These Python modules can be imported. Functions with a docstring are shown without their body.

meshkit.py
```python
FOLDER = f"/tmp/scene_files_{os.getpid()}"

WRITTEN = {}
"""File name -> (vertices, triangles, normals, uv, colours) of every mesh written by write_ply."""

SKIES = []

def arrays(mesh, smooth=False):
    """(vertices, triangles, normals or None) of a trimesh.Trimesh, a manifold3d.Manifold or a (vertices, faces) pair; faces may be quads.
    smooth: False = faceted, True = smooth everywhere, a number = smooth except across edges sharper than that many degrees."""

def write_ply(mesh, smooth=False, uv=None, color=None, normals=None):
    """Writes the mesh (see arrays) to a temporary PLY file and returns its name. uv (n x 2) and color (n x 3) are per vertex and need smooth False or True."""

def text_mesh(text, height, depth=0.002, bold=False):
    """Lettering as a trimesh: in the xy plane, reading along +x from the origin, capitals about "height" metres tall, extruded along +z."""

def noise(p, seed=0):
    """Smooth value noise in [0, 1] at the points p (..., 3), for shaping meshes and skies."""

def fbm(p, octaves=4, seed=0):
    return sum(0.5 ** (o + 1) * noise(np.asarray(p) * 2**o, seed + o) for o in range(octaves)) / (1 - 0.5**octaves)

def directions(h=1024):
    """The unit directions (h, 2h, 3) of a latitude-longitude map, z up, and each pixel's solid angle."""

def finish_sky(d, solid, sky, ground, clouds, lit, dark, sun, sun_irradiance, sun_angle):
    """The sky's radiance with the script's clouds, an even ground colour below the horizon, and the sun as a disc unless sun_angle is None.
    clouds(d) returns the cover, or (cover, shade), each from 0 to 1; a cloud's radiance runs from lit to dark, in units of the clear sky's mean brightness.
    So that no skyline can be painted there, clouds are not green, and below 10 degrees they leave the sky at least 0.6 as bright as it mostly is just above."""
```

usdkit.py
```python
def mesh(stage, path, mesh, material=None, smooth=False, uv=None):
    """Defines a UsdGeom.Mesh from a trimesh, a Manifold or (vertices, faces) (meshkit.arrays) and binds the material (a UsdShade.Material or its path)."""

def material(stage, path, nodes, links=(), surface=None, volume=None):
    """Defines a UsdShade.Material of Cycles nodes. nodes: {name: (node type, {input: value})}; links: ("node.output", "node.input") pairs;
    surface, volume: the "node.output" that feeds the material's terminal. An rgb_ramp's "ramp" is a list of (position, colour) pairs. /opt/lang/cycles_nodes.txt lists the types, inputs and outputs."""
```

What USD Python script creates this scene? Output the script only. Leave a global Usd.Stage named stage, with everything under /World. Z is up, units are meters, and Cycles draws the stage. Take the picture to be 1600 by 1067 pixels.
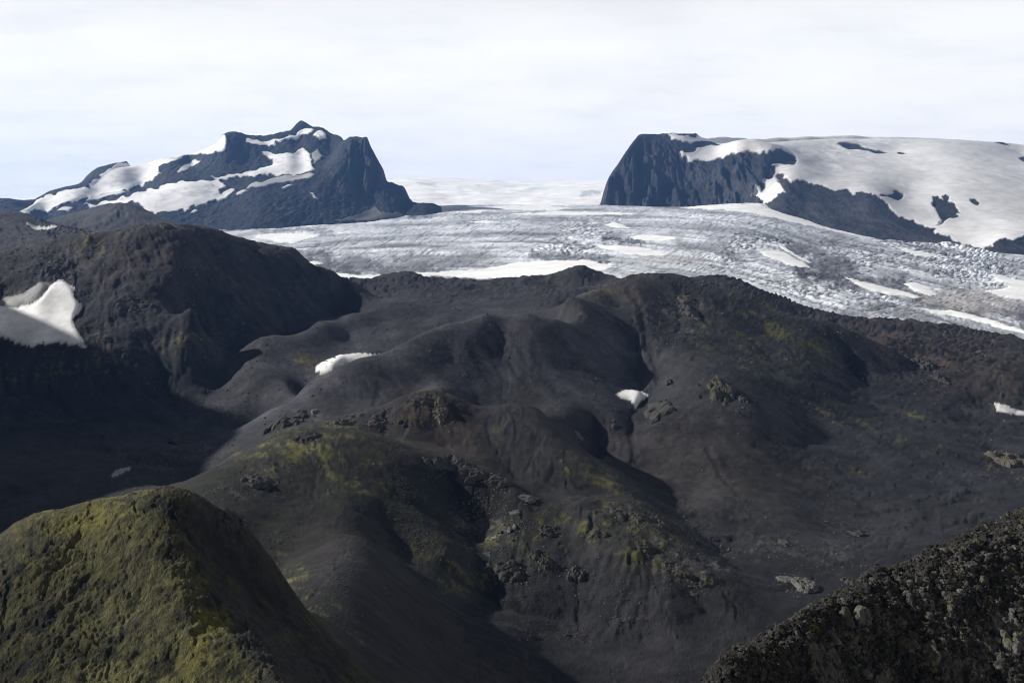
import math, numpy as np, trimesh, usdkit
from pxr import Usd, UsdGeom, UsdLux, UsdShade, Sdf, Gf, Vt
from scipy import ndimage as ndi
from scipy.interpolate import RBFInterpolator
from scipy.spatial import cKDTree
import shapely

stage = Usd.Stage.CreateInMemory()
UsdGeom.SetStageUpAxis(stage, 'Z'); UsdGeom.SetStageMetersPerUnit(stage, 1.0)
UsdGeom.Xform.Define(stage, '/World'); UsdGeom.Scope.Define(stage, '/World/Looks')

# ---------------------------------------------------------------- camera, sky, sun, exposure
F, CX, CY = 1500.0, 800.0, 330.0          # focal length and eye level in photograph pixels (1600 wide)
EXPOSURE = 0.65
SUN_AZ, SUN_EL = math.radians(-76), math.radians(27)   # azimuth from the view direction, minus = left
SKY_STRENGTH, SUN_INT = 0.062, 1.25
cam = UsdGeom.Camera.Define(stage, '/World/camera')
cam.CreateHorizontalApertureAttr(36.0); cam.CreateVerticalApertureAttr(36.0 * 682 / 1024)
cam.CreateFocalLengthAttr(36.0 * F / 1600)
cam.CreateVerticalApertureOffsetAttr(-(533.3 - CY) * 36.0 / 1600)
cam.CreateClippingRangeAttr(Gf.Vec2f(0.5, 200000)); cam.CreateExposureAttr(EXPOSURE)
cam.AddRotateXOp().Set(90.0)

sun_dir = np.array([math.sin(SUN_AZ) * math.cos(SUN_EL), math.cos(SUN_AZ) * math.cos(SUN_EL), math.sin(SUN_EL)])
dome = UsdLux.DomeLight.Define(stage, '/World/sky')
sky_mat = usdkit.material(stage, '/World/Looks/sky', {
    "tc": ("texture_coordinate", {}), "xyz": ("separate_xyz", {}),
    "zc": ("math", {"math_type": "maximum", "value2": 0.0}), "za": ("math", {"math_type": "add", "value2": 0.16}),
    "ix": ("math", {"math_type": "divide"}), "iy": ("math", {"math_type": "divide"}), "pl": ("combine_xyz", {"z": 0.0}),
    "mp": ("mapping", {"scale": (0.55, 0.8, 1), "location": (3.1, 1.7, 0)}),
    "n1": ("noise_texture", {"scale": 1.3, "detail": 8.0, "roughness": 0.55, "distortion": 0.3}),
    "n2": ("noise_texture", {"scale": 3.1, "detail": 7.0, "roughness": 0.6}),
    "dl": ("vector_math", {"math_type": "dot_product", "vector2": tuple(np.array([-.52, 1, .03]) / np.linalg.norm([-.52, 1, .03]))}), "dm": ("map_range", {"range_type": "smoothstep", "from_min": math.cos(math.radians(8)), "from_max": math.cos(math.radians(1)), "to_min": 0.0, "to_max": 0.30, "clamp": True}),
    "df": ("math", {"math_type": "subtract"}), "cov": ("rgb_ramp", {"ramp": [(0.08, (0.30,) * 3), (0.20, (0.96,) * 3), (0.38, (0.99,) * 3), (0.52, (1, 1, 1))]}),
    "tone": ("rgb_ramp", {"ramp": [(0.30, (9.7, 9.8, 10.05)), (0.5, (10.7, 10.75, 10.9)), (0.7, (11.2, 11.2, 11.2))]}),
    "high": ("map_range", {"from_min": 0.17, "from_max": 0.55, "to_min": 1.0, "to_max": 0.10, "clamp": True}),
    "tone2": ("vector_math", {"math_type": "scale"}),
    "sky": ("sky_texture", {"sky_type": "single_scattering", "sun_disc": False, "sun_elevation": SUN_EL, "sun_rotation": math.atan2(sun_dir[0], sun_dir[1]), "altitude": 900.0}),
    "mx": ("mix_color", {"use_clamp": False}), "bg": ("background_shader", {"strength": SKY_STRENGTH})},
    [("tc.generated", "xyz.vector"), ("xyz.z", "zc.value1"), ("zc.value", "za.value1"), ("xyz.x", "ix.value1"), ("xyz.y", "iy.value1"),
     ("za.value", "ix.value2"), ("za.value", "iy.value2"), ("ix.value", "pl.x"), ("iy.value", "pl.y"), ("pl.vector", "mp.vector"),
     ("mp.vector", "n1.vector"), ("mp.vector", "n2.vector"), ("tc.generated", "dl.vector1"), ("dl.value", "dm.value"), ("n1.fac", "df.value1"), ("dm.result", "df.value2"), ("df.value", "cov.fac"), ("n2.fac", "tone.fac"),
     ("xyz.z", "high.value"), ("tone.color", "tone2.vector1"), ("high.result", "tone2.scale"),
     ("cov.color", "mx.fac"), ("sky.color", "mx.a"), ("tone2.vector", "mx.b"), ("mx.result", "bg.color")], surface="bg.background")
UsdShade.MaterialBindingAPI.Apply(dome.GetPrim()).Bind(sky_mat)
dome.GetPrim().SetCustomDataByKey('kind', 'structure')
sun = UsdLux.DistantLight.Define(stage, '/World/sun')
sun.CreateNormalizeAttr(True); sun.CreateIntensityAttr(SUN_INT); sun.CreateAngleAttr(0.9); sun.CreateColorAttr(Gf.Vec3f(1.0, 0.97, 0.92))
zax = sun_dir; xax = np.cross([0, 0, 1], zax); xax /= np.linalg.norm(xax); yax = np.cross(zax, xax)
sun.AddTransformOp().Set(Gf.Matrix4d(*xax, 0, *yax, 0, *zax, 0, 0, 0, 0, 1))

# ---------------------------------------------------------------- helpers
rng = np.random.default_rng(7)
def spectral(n, beta, seed):
    r = np.random.default_rng(seed)
    fx = np.fft.fftfreq(n)[:, None]; fy = np.fft.fftfreq(n)[None]
    k = np.sqrt(fx * fx + fy * fy); k[0, 0] = 1
    a = np.fft.ifft2(np.fft.fft2(r.normal(size=(n, n))) * k ** -beta * np.exp(-(k / 0.22) ** 2) * (k > 3.0 / n)).real
    return (a / a.std()).astype(np.float32)
NT = [spectral(512, 0.9, s) for s in (1, 2, 3, 4)]           # band of octaves, unit variance
NTS = [ndi.gaussian_filter(t, 2.2, mode='wrap') for t in NT]; NTS = [t / t.std() for t in NTS]
CELL = []
for s_ in (5, 6):                                            # periodic cell noise: F1 and F2-F1 over 48x48 cells
    r_ = np.random.default_rng(s_); pts = r_.uniform(0, 512, (900, 2)); t_ = cKDTree(pts, boxsize=512)
    gg = np.stack(np.meshgrid(np.arange(512.), np.arange(512.), indexing='ij'), -1).reshape(-1, 2)
    dd, ii = t_.query(gg, k=2)
    CELL.append(((dd[:, 1] - dd[:, 0]).reshape(512, 512).astype(np.float32) / 17, r_.normal(size=900)[ii[:, 0]].reshape(512, 512).astype(np.float32)))
def look(t, x, y, lam):
    """Samples tile t; lam = metres per 16 texels (the scale of its coarse features)."""
    return ndi.map_coordinates(t, [np.ravel(x) * (16.0 / lam) % 512, np.ravel(y) * (16.0 / lam) % 512], order=1, mode='grid-wrap').reshape(np.shape(x))
def ss(a, b, x):
    t = np.clip((x - a) / (b - a), 0, 1); return t * t * (3 - 2 * t)

def P(px, py, d):
    px, py, d = np.broadcast_arrays(np.asarray(px, float), np.asarray(py, float), np.asarray(d, float))
    return np.stack([(px - CX) / F * d, d, -(py - CY) / F * d], -1)

def tag(prim, label=None, cat=None, group=None, kind=None):
    p = prim.GetPrim() if hasattr(prim, 'GetPrim') else prim
    for k, v in (('label', label), ('category', cat), ('group', group), ('kind', kind)):
        if v: p.SetCustomDataByKey(k, v)
    return p
COUNT = {}
def numbered(name, parent='/World'):
    k = (parent, name); n = COUNT.get(k, 0); COUNT[k] = n + 1
    return f'{parent}/{name}' + (f'_{n:03d}' if n else '')
def put(name, v, f, mat, tint=None, normals=None, parent='/World'):
    path = numbered(name, parent)
    m = UsdGeom.Mesh.Define(stage, path)
    m.CreatePointsAttr(Vt.Vec3fArray.FromNumpy(np.ascontiguousarray(v, np.float32)))
    m.CreateFaceVertexCountsAttr(Vt.IntArray.FromNumpy(np.full(len(f), f.shape[1], np.int32)))
    m.CreateFaceVertexIndicesAttr(Vt.IntArray.FromNumpy(np.ascontiguousarray(f, np.int32).ravel()))
    m.CreateSubdivisionSchemeAttr('none')
    if normals is not None:
        m.CreateNormalsAttr(Vt.Vec3fArray.FromNumpy(np.ascontiguousarray(normals, np.float32))); m.SetNormalsInterpolation('vertex')
    if tint is not None:
        UsdGeom.PrimvarsAPI(m).CreatePrimvar('tint', Sdf.ValueTypeNames.Color3fArray, 'vertex').Set(Vt.Vec3fArray.FromNumpy(np.ascontiguousarray(tint, np.float32)))
    UsdShade.MaterialBindingAPI.Apply(m.GetPrim()).Bind(mat)
    return m.GetPrim()

def bare(name, s1, s2, lo, hi, bump, dist, rough=0.95, spec=0.15, detail=9.0):
    """Material: vertex albedo 'tint' times two noises, with fine relief."""
    return usdkit.material(stage, '/World/Looks/' + name, {
        "a": ("attribute", {"attribute": "tint"}), "g": ("geometry", {}),
        "n1": ("noise_texture", {"scale": s1, "detail": detail, "roughness": 0.68}),
        "n2": ("noise_texture", {"scale": s2, "detail": 5.0, "roughness": 0.6}),
        "r1": ("map_range", {"from_min": 0.30, "from_max": 0.70, "to_min": lo, "to_max": hi, "clamp": True}),
        "sc": ("vector_math", {"math_type": "scale"}),
        "ad": ("math", {"math_type": "add"}),
        "b": ("bump", {"strength": bump, "distance": dist}),
        "p": ("principled_bsdf", {"roughness": rough, "specular_ior_level": spec})},
        [("g.position", "n1.vector"), ("g.position", "n2.vector"), ("n1.fac", "r1.value"), ("a.color", "sc.vector1"), ("r1.result", "sc.scale"),
         ("n1.fac", "ad.value1"), ("n2.fac", "ad.value2"), ("ad.value", "b.height"), ("b.normal", "p.normal"), ("sc.vector", "p.base_color")], surface="p.BSDF")
M_ASH = bare('ash', 0.22, 1.3, 0.66, 1.38, 0.6, 0.8)
M_MOSS = bare('moss', 0.8, 3.2, 0.45, 1.6, 1.0, 0.5)
M_ROCK = bare('mountain_rock', 0.02, 0.09, 0.6, 1.45, 0.8, 8.0)
M_SNOW = bare('snow', 0.02, 0.15, 0.93, 1.06, 0.25, 1.2, rough=0.75, spec=0.2)
M_ICE = bare('glacier_ice', 0.03, 0.12, 0.86, 1.14, 0.45, 3.0, rough=0.6, spec=0.3)

# ---------------------------------------------------------------- heightfields from measured points
class Field:
    """A height field z(x, y): slope tangents k = -z / y interpolated over (u = x / y, s = ln y)."""
    def __init__(self, pts, u0, u1, d0, d1, nu, ns, aniso=2.0, smooth=0.0):
        p = np.array([q[:3] for q in pts], float)
        u, s, k = (p[:, 0] - CX) / F, np.log(p[:, 2]), (p[:, 1] - CY) / F
        rb = RBFInterpolator(np.c_[u * aniso, s], k, kernel='thin_plate_spline', smoothing=smooth)
        self.u0, self.u1, self.s0, self.s1 = u0, u1, math.log(d0), math.log(d1)
        gu, gs = np.meshgrid(np.linspace(u0, u1, nu), np.linspace(self.s0, self.s1, ns), indexing='ij')
        self.k = rb(np.c_[gu.ravel() * aniso, gs.ravel()]).reshape(nu, ns)
        self.tree = cKDTree(np.c_[u * aniso, s]); self.aniso = aniso
    def idx(self, u, s):
        return [(np.ravel(u) - self.u0) / (self.u1 - self.u0) * (self.k.shape[0] - 1), (np.ravel(s) - self.s0) / (self.s1 - self.s0) * (self.k.shape[1] - 1)]
    def at(self, grid, u, s, order=1):
        return ndi.map_coordinates(grid, self.idx(u, s), order=order, mode='nearest').reshape(np.shape(u))
    def K(self, u, s): return self.at(self.k, u, s, 3)
    def nearest(self, u, s): return self.tree.query(np.c_[np.ravel(u) * self.aniso, np.ravel(s)])[1].reshape(np.shape(u))
    def mesh_params(self, us, n, mix=0.4, blur=6, m=1500):
        """Distances along each column: evenly spread in ln y, denser where the ground turns towards the valley's viewpoint."""
        s = np.linspace(self.s0, self.s1, m)
        U, S = np.meshgrid(us, s, indexing='ij')
        k = self.K(U, S)
        vis = k <= np.minimum.accumulate(k, 1) + 0.004
        w = np.abs(np.gradient(k, axis=1)) * ndi.uniform_filter1d(vis.astype(float), 9, axis=1)
        w = ndi.gaussian_filter(w, (blur, 8)); w /= w.sum(1, keepdims=True)
        w = mix / m + (1 - mix) * w
        c = np.cumsum(w, 1); c = (c - c[:, :1]) / (c[:, -1:] - c[:, :1])
        return np.stack([np.interp(np.linspace(0, 1, n), c[i], s) for i in range(len(us))])

def columns(px0, px1, mid0, mid1, step, wide):
    """Column tangents: fine between mid0 and mid1, coarse outside."""
    a = np.arange(px0, mid0, wide); b = np.arange(mid0, mid1, step); c = np.arange(mid1, px1 + wide, wide)
    return (np.r_[a, b, c] - CX) / F

def grid_faces(nu, ns):
    i = np.arange(nu * ns).reshape(nu, ns)
    return np.stack([i[:-1, :-1], i[1:, :-1], i[1:, 1:], i[:-1, 1:]], -1).reshape(-1, 4)
def grid_normals(V):
    du = np.gradient(V, axis=0); ds = np.gradient(V, axis=1)
    n = np.cross(du, ds); n /= np.linalg.norm(n, axis=-1, keepdims=True) + 1e-12
    return np.where(n[..., 2:] < 0, -n, n)
def in_poly(poly, px, py, seed=0, amp=3.0, lam=14.0, ok=None):
    """Inside test in projected coordinates with a naturally ragged outline."""
    q = np.array(poly, float); amp = min(amp, .06 * min(np.ptp(q[:, 0]), np.ptp(q[:, 1])) + .1)
    wx = look(NTS[seed % 4], px, py, lam) * amp + look(NTS[(seed + 1) % 4], px, py, lam * .3) * amp * .15
    wy = look(NTS[(seed + 2) % 4], px, py, lam) * amp * .7 + look(NTS[(seed + 3) % 4], px, py, lam * .3) * amp * .12
    out = np.zeros(px.shape, bool)
    box = (px > q[:, 0].min() - 4 * amp) & (px < q[:, 0].max() + 4 * amp) & (py > q[:, 1].min() - 4 * amp) & (py < q[:, 1].max() + 4 * amp)
    out[box] = shapely.contains_xy(shapely.Polygon(q).buffer(0), (px + wx)[box], (py + wy)[box])
    if ok is not None: out &= ok
    lb, n = ndi.label(out, np.ones((3, 3)))
    if n > 1: out = lb == 1 + np.argmax(np.bincount(lb.ravel())[1:])
    return out
def emit(V, N, T, face_key, table):
    """Cuts a grid surface into named meshes. face_key: one number per quad; table: number -> (name, material, label, category, group, kind)."""
    nu, ns = V.shape[:2]; Fq = grid_faces(nu, ns); v, n, t = V.reshape(-1, 3), N.reshape(-1, 3), T.reshape(-1, 3)
    for k in np.unique(face_key):
        if k not in table: continue
        f = Fq[face_key == k]; ids, inv = np.unique(f, return_inverse=True)
        name, mat, label, cat, group, kind = table[k]
        tag(put(name, v[ids], inv.reshape(-1, 4), mat, t[ids], n[ids]), label, cat, group, kind)
def quad(a, how=lambda q: q.max(0)):
    q = np.stack([a[:-1, :-1], a[1:, :-1], a[1:, 1:], a[:-1, 1:]]); return how(q)
# ---------------------------------------------------------------- the volcanic hills (one continuous ground, cut into its hills)
HP = []          # (px, py, distance, hill)
def hill(key, *pts):
    for p in pts:
        g = 1 + .10 * min(max((p[0] - 1230) / 370, 0), 1.3) if key == 'slope' or (key == 'floor' and p[0] > 1250 and 330 < p[2] < 480) else 1
        HP.append((p[0], p[1], p[2] * g, key))
HILLS = {  # key: (name, label, category)
 'mound': ('mossy_hill', 'rounded hill covered in yellow-green moss cushions, nearest on the left', 'hill'),
 'moss2': ('mossy_hill', 'low dark hill with a moss-streaked crest behind the big mossy mound', 'hill'),
 'brown': ('cinder_hill', 'small cinder hill with a rusty brown rocky top below the central dome', 'hill'),
 'dome': ('ash_hill', 'smooth grey ash dome rising in the centre of the valley', 'hill'),
 'lobes': ('ash_hill', 'low lumpy ash hills with round hollows left of the central dome', 'hill'),
 'ridge': ('dark_ridge', 'long dark ridge on the left holding a large snow patch', 'ridge'),
 'saddle': ('ash_hill', 'broad ash hill with pale crags, highest in front of the glacier', 'hill'),
 'lava': ('lava_field', 'rough dark lava field along the foot of the glacier', 'lava field'),
 'cone': ('cinder_cone', 'small pointed cinder cone in front of the white ice edge', 'hill'),
 'knob': ('ash_hill', 'ash spur topped by a mossy rock knob right of the small snow patch', 'hill'),
 'slope': ('ash_slope', 'wide dark ash slope furrowed by gullies on the right', 'slope'),
 'plain': ('brown_plain', 'brown hummocky lava shelf below the glacier on the right', 'terrain'),
 'floor': ('valley_floor', 'dark ash valley floor between the hills', 'valley'),
 'crag': ('rocky_hill', 'low mossy rock hill in the middle of the valley floor', 'hill'),
 'far': ('far_hill', 'dark far hills with small snow patches beyond the left ridge', 'hill'),
 'pale': ('far_hill', 'smooth grey conical hill below the snowy mountain', 'hill'),
 'near': ('gravel_slope', 'steep slope of dark lava gravel in the near right corner', 'slope'),
 'foot': ('gravel_slope', 'steep dark gravel hillside dropping away below the viewpoint', 'slope'),
}
HK = list(HILLS)
hill('foot', *[(px, CY + F * k, d) for px in (-450, 0, 400, 800, 1150, 1500, 2000) for d, k in ((1.6, 1.15), (4, 1.05), (10, 1.12), (20, 1.05))],
     *[(px, CY + F * k, d) for px in (-450, 0, 400, 800) for d, k in ((38, .95), (65, .90))], (-450, 1600, 100), (0, 1560, 100), (400, 1570, 100), (800, 1600, 105), (1050, 1560, 105), (800, 1350, 190))
# near gravel slope, lower right
hill('near', (1120, 1067, 46), (1170, 1010, 50), (1260, 965, 56), (1350, 920, 62), (1440, 875, 66), (1530, 835, 69), (1600, 812, 70), (1720, 760, 72), (1900, 700, 74), (2060, 660, 75),
     (1250, 1067, 51), (1400, 1067, 56.7), (1600, 1067, 58.5), (1480, 960, 61.8), (1600, 930, 64.5), (1350, 990, 58.3), (1800, 1000, 60), (2000, 980, 60),
     (1120, 1200, 42), (1250, 1250, 44), (1400, 1300, 49), (1600, 1300, 50), (1900, 1300, 50), (1050, 1250, 36), (1120, 1400, 34), (1400, 1500, 40), (1700, 1550, 40), (2000, 1500, 40),
     (1040, 1330, 60), (1120, 1290, 66), (1200, 1200, 78), (1300, 1150, 84), (1400, 1120, 88), (1600, 1060, 92), (1900, 980, 98))
hill('floor', (1100, 1420, 100), (1400, 1380, 115), (1700, 1350, 115), (2000, 1300, 118), (1200, 1300, 190), (1500, 1300, 190), (1900, 1300, 190), (1100, 1240, 240), (1400, 1080, 290), (1700, 1060, 290), (2000, 1040, 300))
# mossy mound, lower left
hill('mound', (-400, 1160, 128), (-220, 1080, 142), (-130, 985, 150), (-60, 908, 158), (0, 848, 166), (25, 819, 169), (60, 803, 171), (140, 784, 174), (200, 770, 176), (265, 763, 176), (300, 771, 178), (322, 788, 178), (345, 810, 179), (380, 832, 181), (410, 857, 186), (440, 895, 190),
     (265, 860, 162), (290, 920, 155), (325, 970, 150.5), (380, 1020, 145), (440, 1067, 139.5),
     (130, 860, 163), (60, 930, 154), (180, 960, 152), (100, 1040, 143), (250, 1060, 142), (0, 1000, 147), (-120, 1100, 138), (180, 1150, 133), (330, 1180, 130.5), (0, 1160, 131), (-250, 1250, 122), (150, 1300, 121), (450, 1250, 124), (-100, 1320, 118),
     (310, 830, 169.5), (335, 870, 168), (372, 915, 166), (410, 965, 164), (455, 1015, 162), (505, 1067, 161), (390, 880, 177), (440, 940, 177), (490, 1000, 175), (540, 1060, 172), (600, 1150, 165))
hill('floor', (-100, 1010, 200), (0, 960, 205), (100, 930, 208), (200, 915, 212), (300, 905, 214), (400, 915, 212), (470, 945, 205),
     (-300, 1080, 190), (-450, 1060, 200), (900, 1200, 245), (900, 1060, 285), (1050, 1060, 285), (1020, 1000, 312), (900, 930, 340), (850, 1000, 309), (760, 925, 336), (530, 900, 250), (680, 1020, 250), (800, 1098, 250), (550, 845, 300), (675, 930, 300), (800, 990, 300), (537, 1005, 200), (725, 1170, 200),
     (1100, 955, 331), (1180, 1000, 312), (1230, 900, 375), (1180, 850, 412), (1130, 800, 456), (1300, 930, 350), (1420, 870, 392), (1600, 850, 405), (1800, 830, 415), (2050, 820, 420))
# low central rock hill
hill('crag', (790, 900, 346), (850, 880, 354), (950, 872, 358), (1050, 885, 352), (1115, 915, 345), (1050, 940, 331), (800, 850, 366), (880, 835, 375), (960, 830, 376), (1030, 840, 372), (1065, 860, 366), (830, 803, 391), (900, 792, 398), (960, 795, 396), (1010, 806, 391), (940, 775, 425), (1060, 815, 432), (1120, 860, 402))
# second mossy hill
hill('moss2', (290, 768, 362), (330, 745, 374), (365, 726, 386), (400, 709, 399), (450, 690, 413), (490, 678, 422), (530, 672, 428), (580, 679, 430), (640, 700, 427), (700, 716, 430), (760, 741, 422), (800, 768, 408), (826, 800, 392),
     (430, 832, 328), (350, 820, 324), (430, 770, 360), (490, 755, 374), (560, 740, 386), (545, 800, 347), (490, 848, 318), (435, 885, 300), (620, 770, 380), (620, 860, 338),  (700, 860, 345), (720, 915, 330), (660, 740, 405), (735, 795, 398), (772, 805, 396), (785, 845, 370), (700, 770, 404), (750, 845, 374))
hill('floor', (450, 668, 475), (540, 660, 492), (350, 722, 446), (640, 690, 462), (700, 705, 460), (800, 745, 440), (300, 752, 430), (-100, 800, 395), (50, 785, 402), (180, 745, 440), (0, 740, 445), (250, 705, 520), (330, 738, 450), (200, 655, 610), (100, 690, 545), (-150, 720, 460), (-300, 745, 440))
# brown cinder hill
hill('brown', (560, 655, 495), (620, 630, 508), (650, 619, 512), (680, 616, 512), (720, 625, 520), (800, 632, 528), (840, 640, 530), (600, 672, 484), (680, 660, 492), (700, 700, 468), (780, 690, 478), (830, 720, 456), (880, 690, 482), (920, 730, 454), (960, 765, 434), (1000, 790, 419), (860, 770, 424),
     (720, 640, 570), (800, 655, 575), (640, 632, 560), (560, 640, 545), (870, 665, 560))
hill('floor', (905, 702, 560), (1000, 724, 542), (955, 708, 560), (1080, 782, 484), (920, 682, 582))
# central dome
hill('dome', (820, 488, 722), (870, 499, 728), (920, 516, 740), (960, 542, 735), (1000, 577, 715), (760, 492, 712), (700, 505, 697), (660, 520, 684), (620, 540, 668), (560, 560, 648), (520, 578, 630), (480, 600, 608), (420, 640, 568), (360, 690, 520),
     (740, 592, 640), (820, 560, 668), (880, 560, 680), (900, 610, 640), (950, 610, 655), (960, 650, 605), (900, 650, 590), (700, 560, 655), (640, 580, 625), (600, 610, 592), (540, 630, 565), (470, 655, 530), (660, 600, 612), (780, 530, 690), (840, 600, 640), (690, 608, 585), (400, 690, 500))
hill('dome', *[(px, py + 34, d + 55) for px, py, d in ((870, 497, 728), (820, 488, 722), (760, 492, 712), (700, 505, 697), (620, 540, 668), (560, 560, 648), (480, 600, 608), (420, 640, 568))])
# lumpy ash hills left of the dome
hill('lobes', (350, 590, 715), (375, 560, 735), (410, 534, 758), (450, 530, 775), (480, 520, 800), (505, 504, 832), (560, 489, 880), (610, 475, 930), (640, 470, 955), (690, 478, 965), (740, 488, 960), (800, 476, 1010), (870, 470, 1030),
     (470, 565, 730), (500, 585, 700), (430, 565, 722), (400, 600, 675), (350, 640, 640), (300, 672, 612), (530, 535, 800), (500, 545, 770), (560, 535, 810), (580, 555, 760), (620, 520, 830), (660, 500, 880), (700, 505, 860), (760, 500, 890), (450, 605, 655), (545, 520, 835), (590, 500, 880))
# dark ridge on the left; its unseen left end is raised to shade the valley
hill('ridge', (-465, 300, 470), (-430, 272, 560), (-350, 285, 640), (-280, 315, 690), (-220, 346, 740), (-150, 372, 800), (-60, 390, 860), (0, 396, 900), (60, 380, 902), (100, 371, 900), (130, 365, 900), (180, 362, 900), (230, 355, 900), (260, 352, 915), (290, 352, 940), (320, 354, 965), (350, 362, 985), (400, 378, 1005), (440, 386, 1015), (460, 388, 1018), (468, 400, 1012), (485, 414, 1000), (515, 432, 985), (548, 448, 985), (575, 464, 975),
     (-150, 560, 640), (0, 545, 705), (60, 540, 706), (135, 548, 700), (200, 545, 708), (270, 548, 720), (330, 540, 745), (400, 530, 790), (450, 525, 850), (530, 484, 962),
     (0, 455, 790), (60, 440, 800), (20, 500, 745), (90, 500, 748), (120, 440, 806), (200, 450, 790), (280, 450, 812), (360, 450, 860), (430, 450, 915), (490, 455, 950), (140, 495, 748), (300, 500, 765), (400, 490, 850), (150, 400, 850), (240, 400, 850), (330, 400, 900),
     (0, 610, 640), (100, 640, 625), (150, 600, 665), (250, 590, 695), (330, 590, 712), (-250, 640, 560), (300, 530, 770), (325, 526, 785), (360, 548, 775))
hill('ridge', *[(px, py + 45, d + 130) for px, py, d in ((-250, 375, 820), (0, 396, 900), (130, 365, 900), (230, 355, 900), (350, 362, 985), (440, 386, 1015), (515, 432, 985))])
# lava field and cone before the ice
hill('lava', (590, 468, 1010), (640, 455, 1080), (600, 455, 1120), (700, 452, 1150), (760, 455, 1150), (850, 447, 1220), (520, 431, 1230), (500, 440, 1150), (560, 436, 1300), (600, 430, 1350), (650, 427, 1360), (700, 435, 1400), (760, 438, 1440), (820, 432, 1440), (860, 428, 1420), (680, 440, 1290), (800, 445, 1300), (930, 445, 1200))
hill('cone', (868, 433, 1380), (886, 424, 1392), (905, 415, 1395), (922, 422, 1392), (942, 431, 1380), (905, 455, 1300), (880, 452, 1310), (930, 450, 1310), (975, 434, 1350))
# broad ash hill in front of the glacier
hill('saddle', (880, 482, 790), (905, 470, 825), (930, 455, 868), (955, 443, 905), (985, 430, 938), (1010, 429, 948), (1040, 427, 952), (1070, 431, 955), (1100, 440, 955), (1160, 462, 945), (1220, 486, 922), (1260, 496, 905), (1290, 505, 895), (1330, 527, 875),
     (1040, 470, 866), (1060, 530, 765), (1080, 580, 676), (1000, 470, 845), (1005, 510, 788), (1015, 555, 733), (1027, 600, 680), (950, 500, 780), (980, 545, 745), (960, 470, 855), (1120, 500, 830), (1120, 550, 745), (1200, 520, 835), (1200, 560, 770), (1260, 545, 815), (1090, 488, 846), (1040, 510, 800),
     *[(px, py + 40, d + 120) for px, py, d in ((930, 455, 868), (985, 430, 938), (1040, 427, 952), (1100, 440, 955), (1160, 462, 945), (1220, 486, 922))])
hill('floor', (1000, 632, 648), (985, 665, 600), (993, 700, 562), (1050, 752, 512))
hill('knob', (1100, 603, 648), (1130, 597, 650), (1160, 612, 640), (1060, 625, 630), (1180, 640, 610), (1040, 660, 590), (1110, 660, 585), (1150, 690, 560), (1080, 720, 535), (1100, 760, 500), (1200, 740, 522), (1160, 780, 478))
hill('slope', (1210, 590, 715), (1250, 640, 655), (1280, 590, 745), (1350, 580, 800), (1350, 640, 690), (1450, 600, 770), (1450, 680, 620), (1550, 630, 725), (1600, 660, 672), (1700, 650, 690), (1900, 640, 700), (2050, 640, 700), (1300, 720, 560), (1400, 740, 535), (1550, 762, 505), (1500, 792, 470), (1590, 720, 565), (1530, 725, 560), (1650, 780, 470), (1850, 760, 480),
     (1300, 820, 455), (1450, 835, 430), (1150, 803, 458), (1240, 812, 452), (1300, 860, 405), (1350, 690, 600), (1250, 690, 590), (1400, 640, 700), (1500, 690, 610), (1320, 560, 830))
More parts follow.
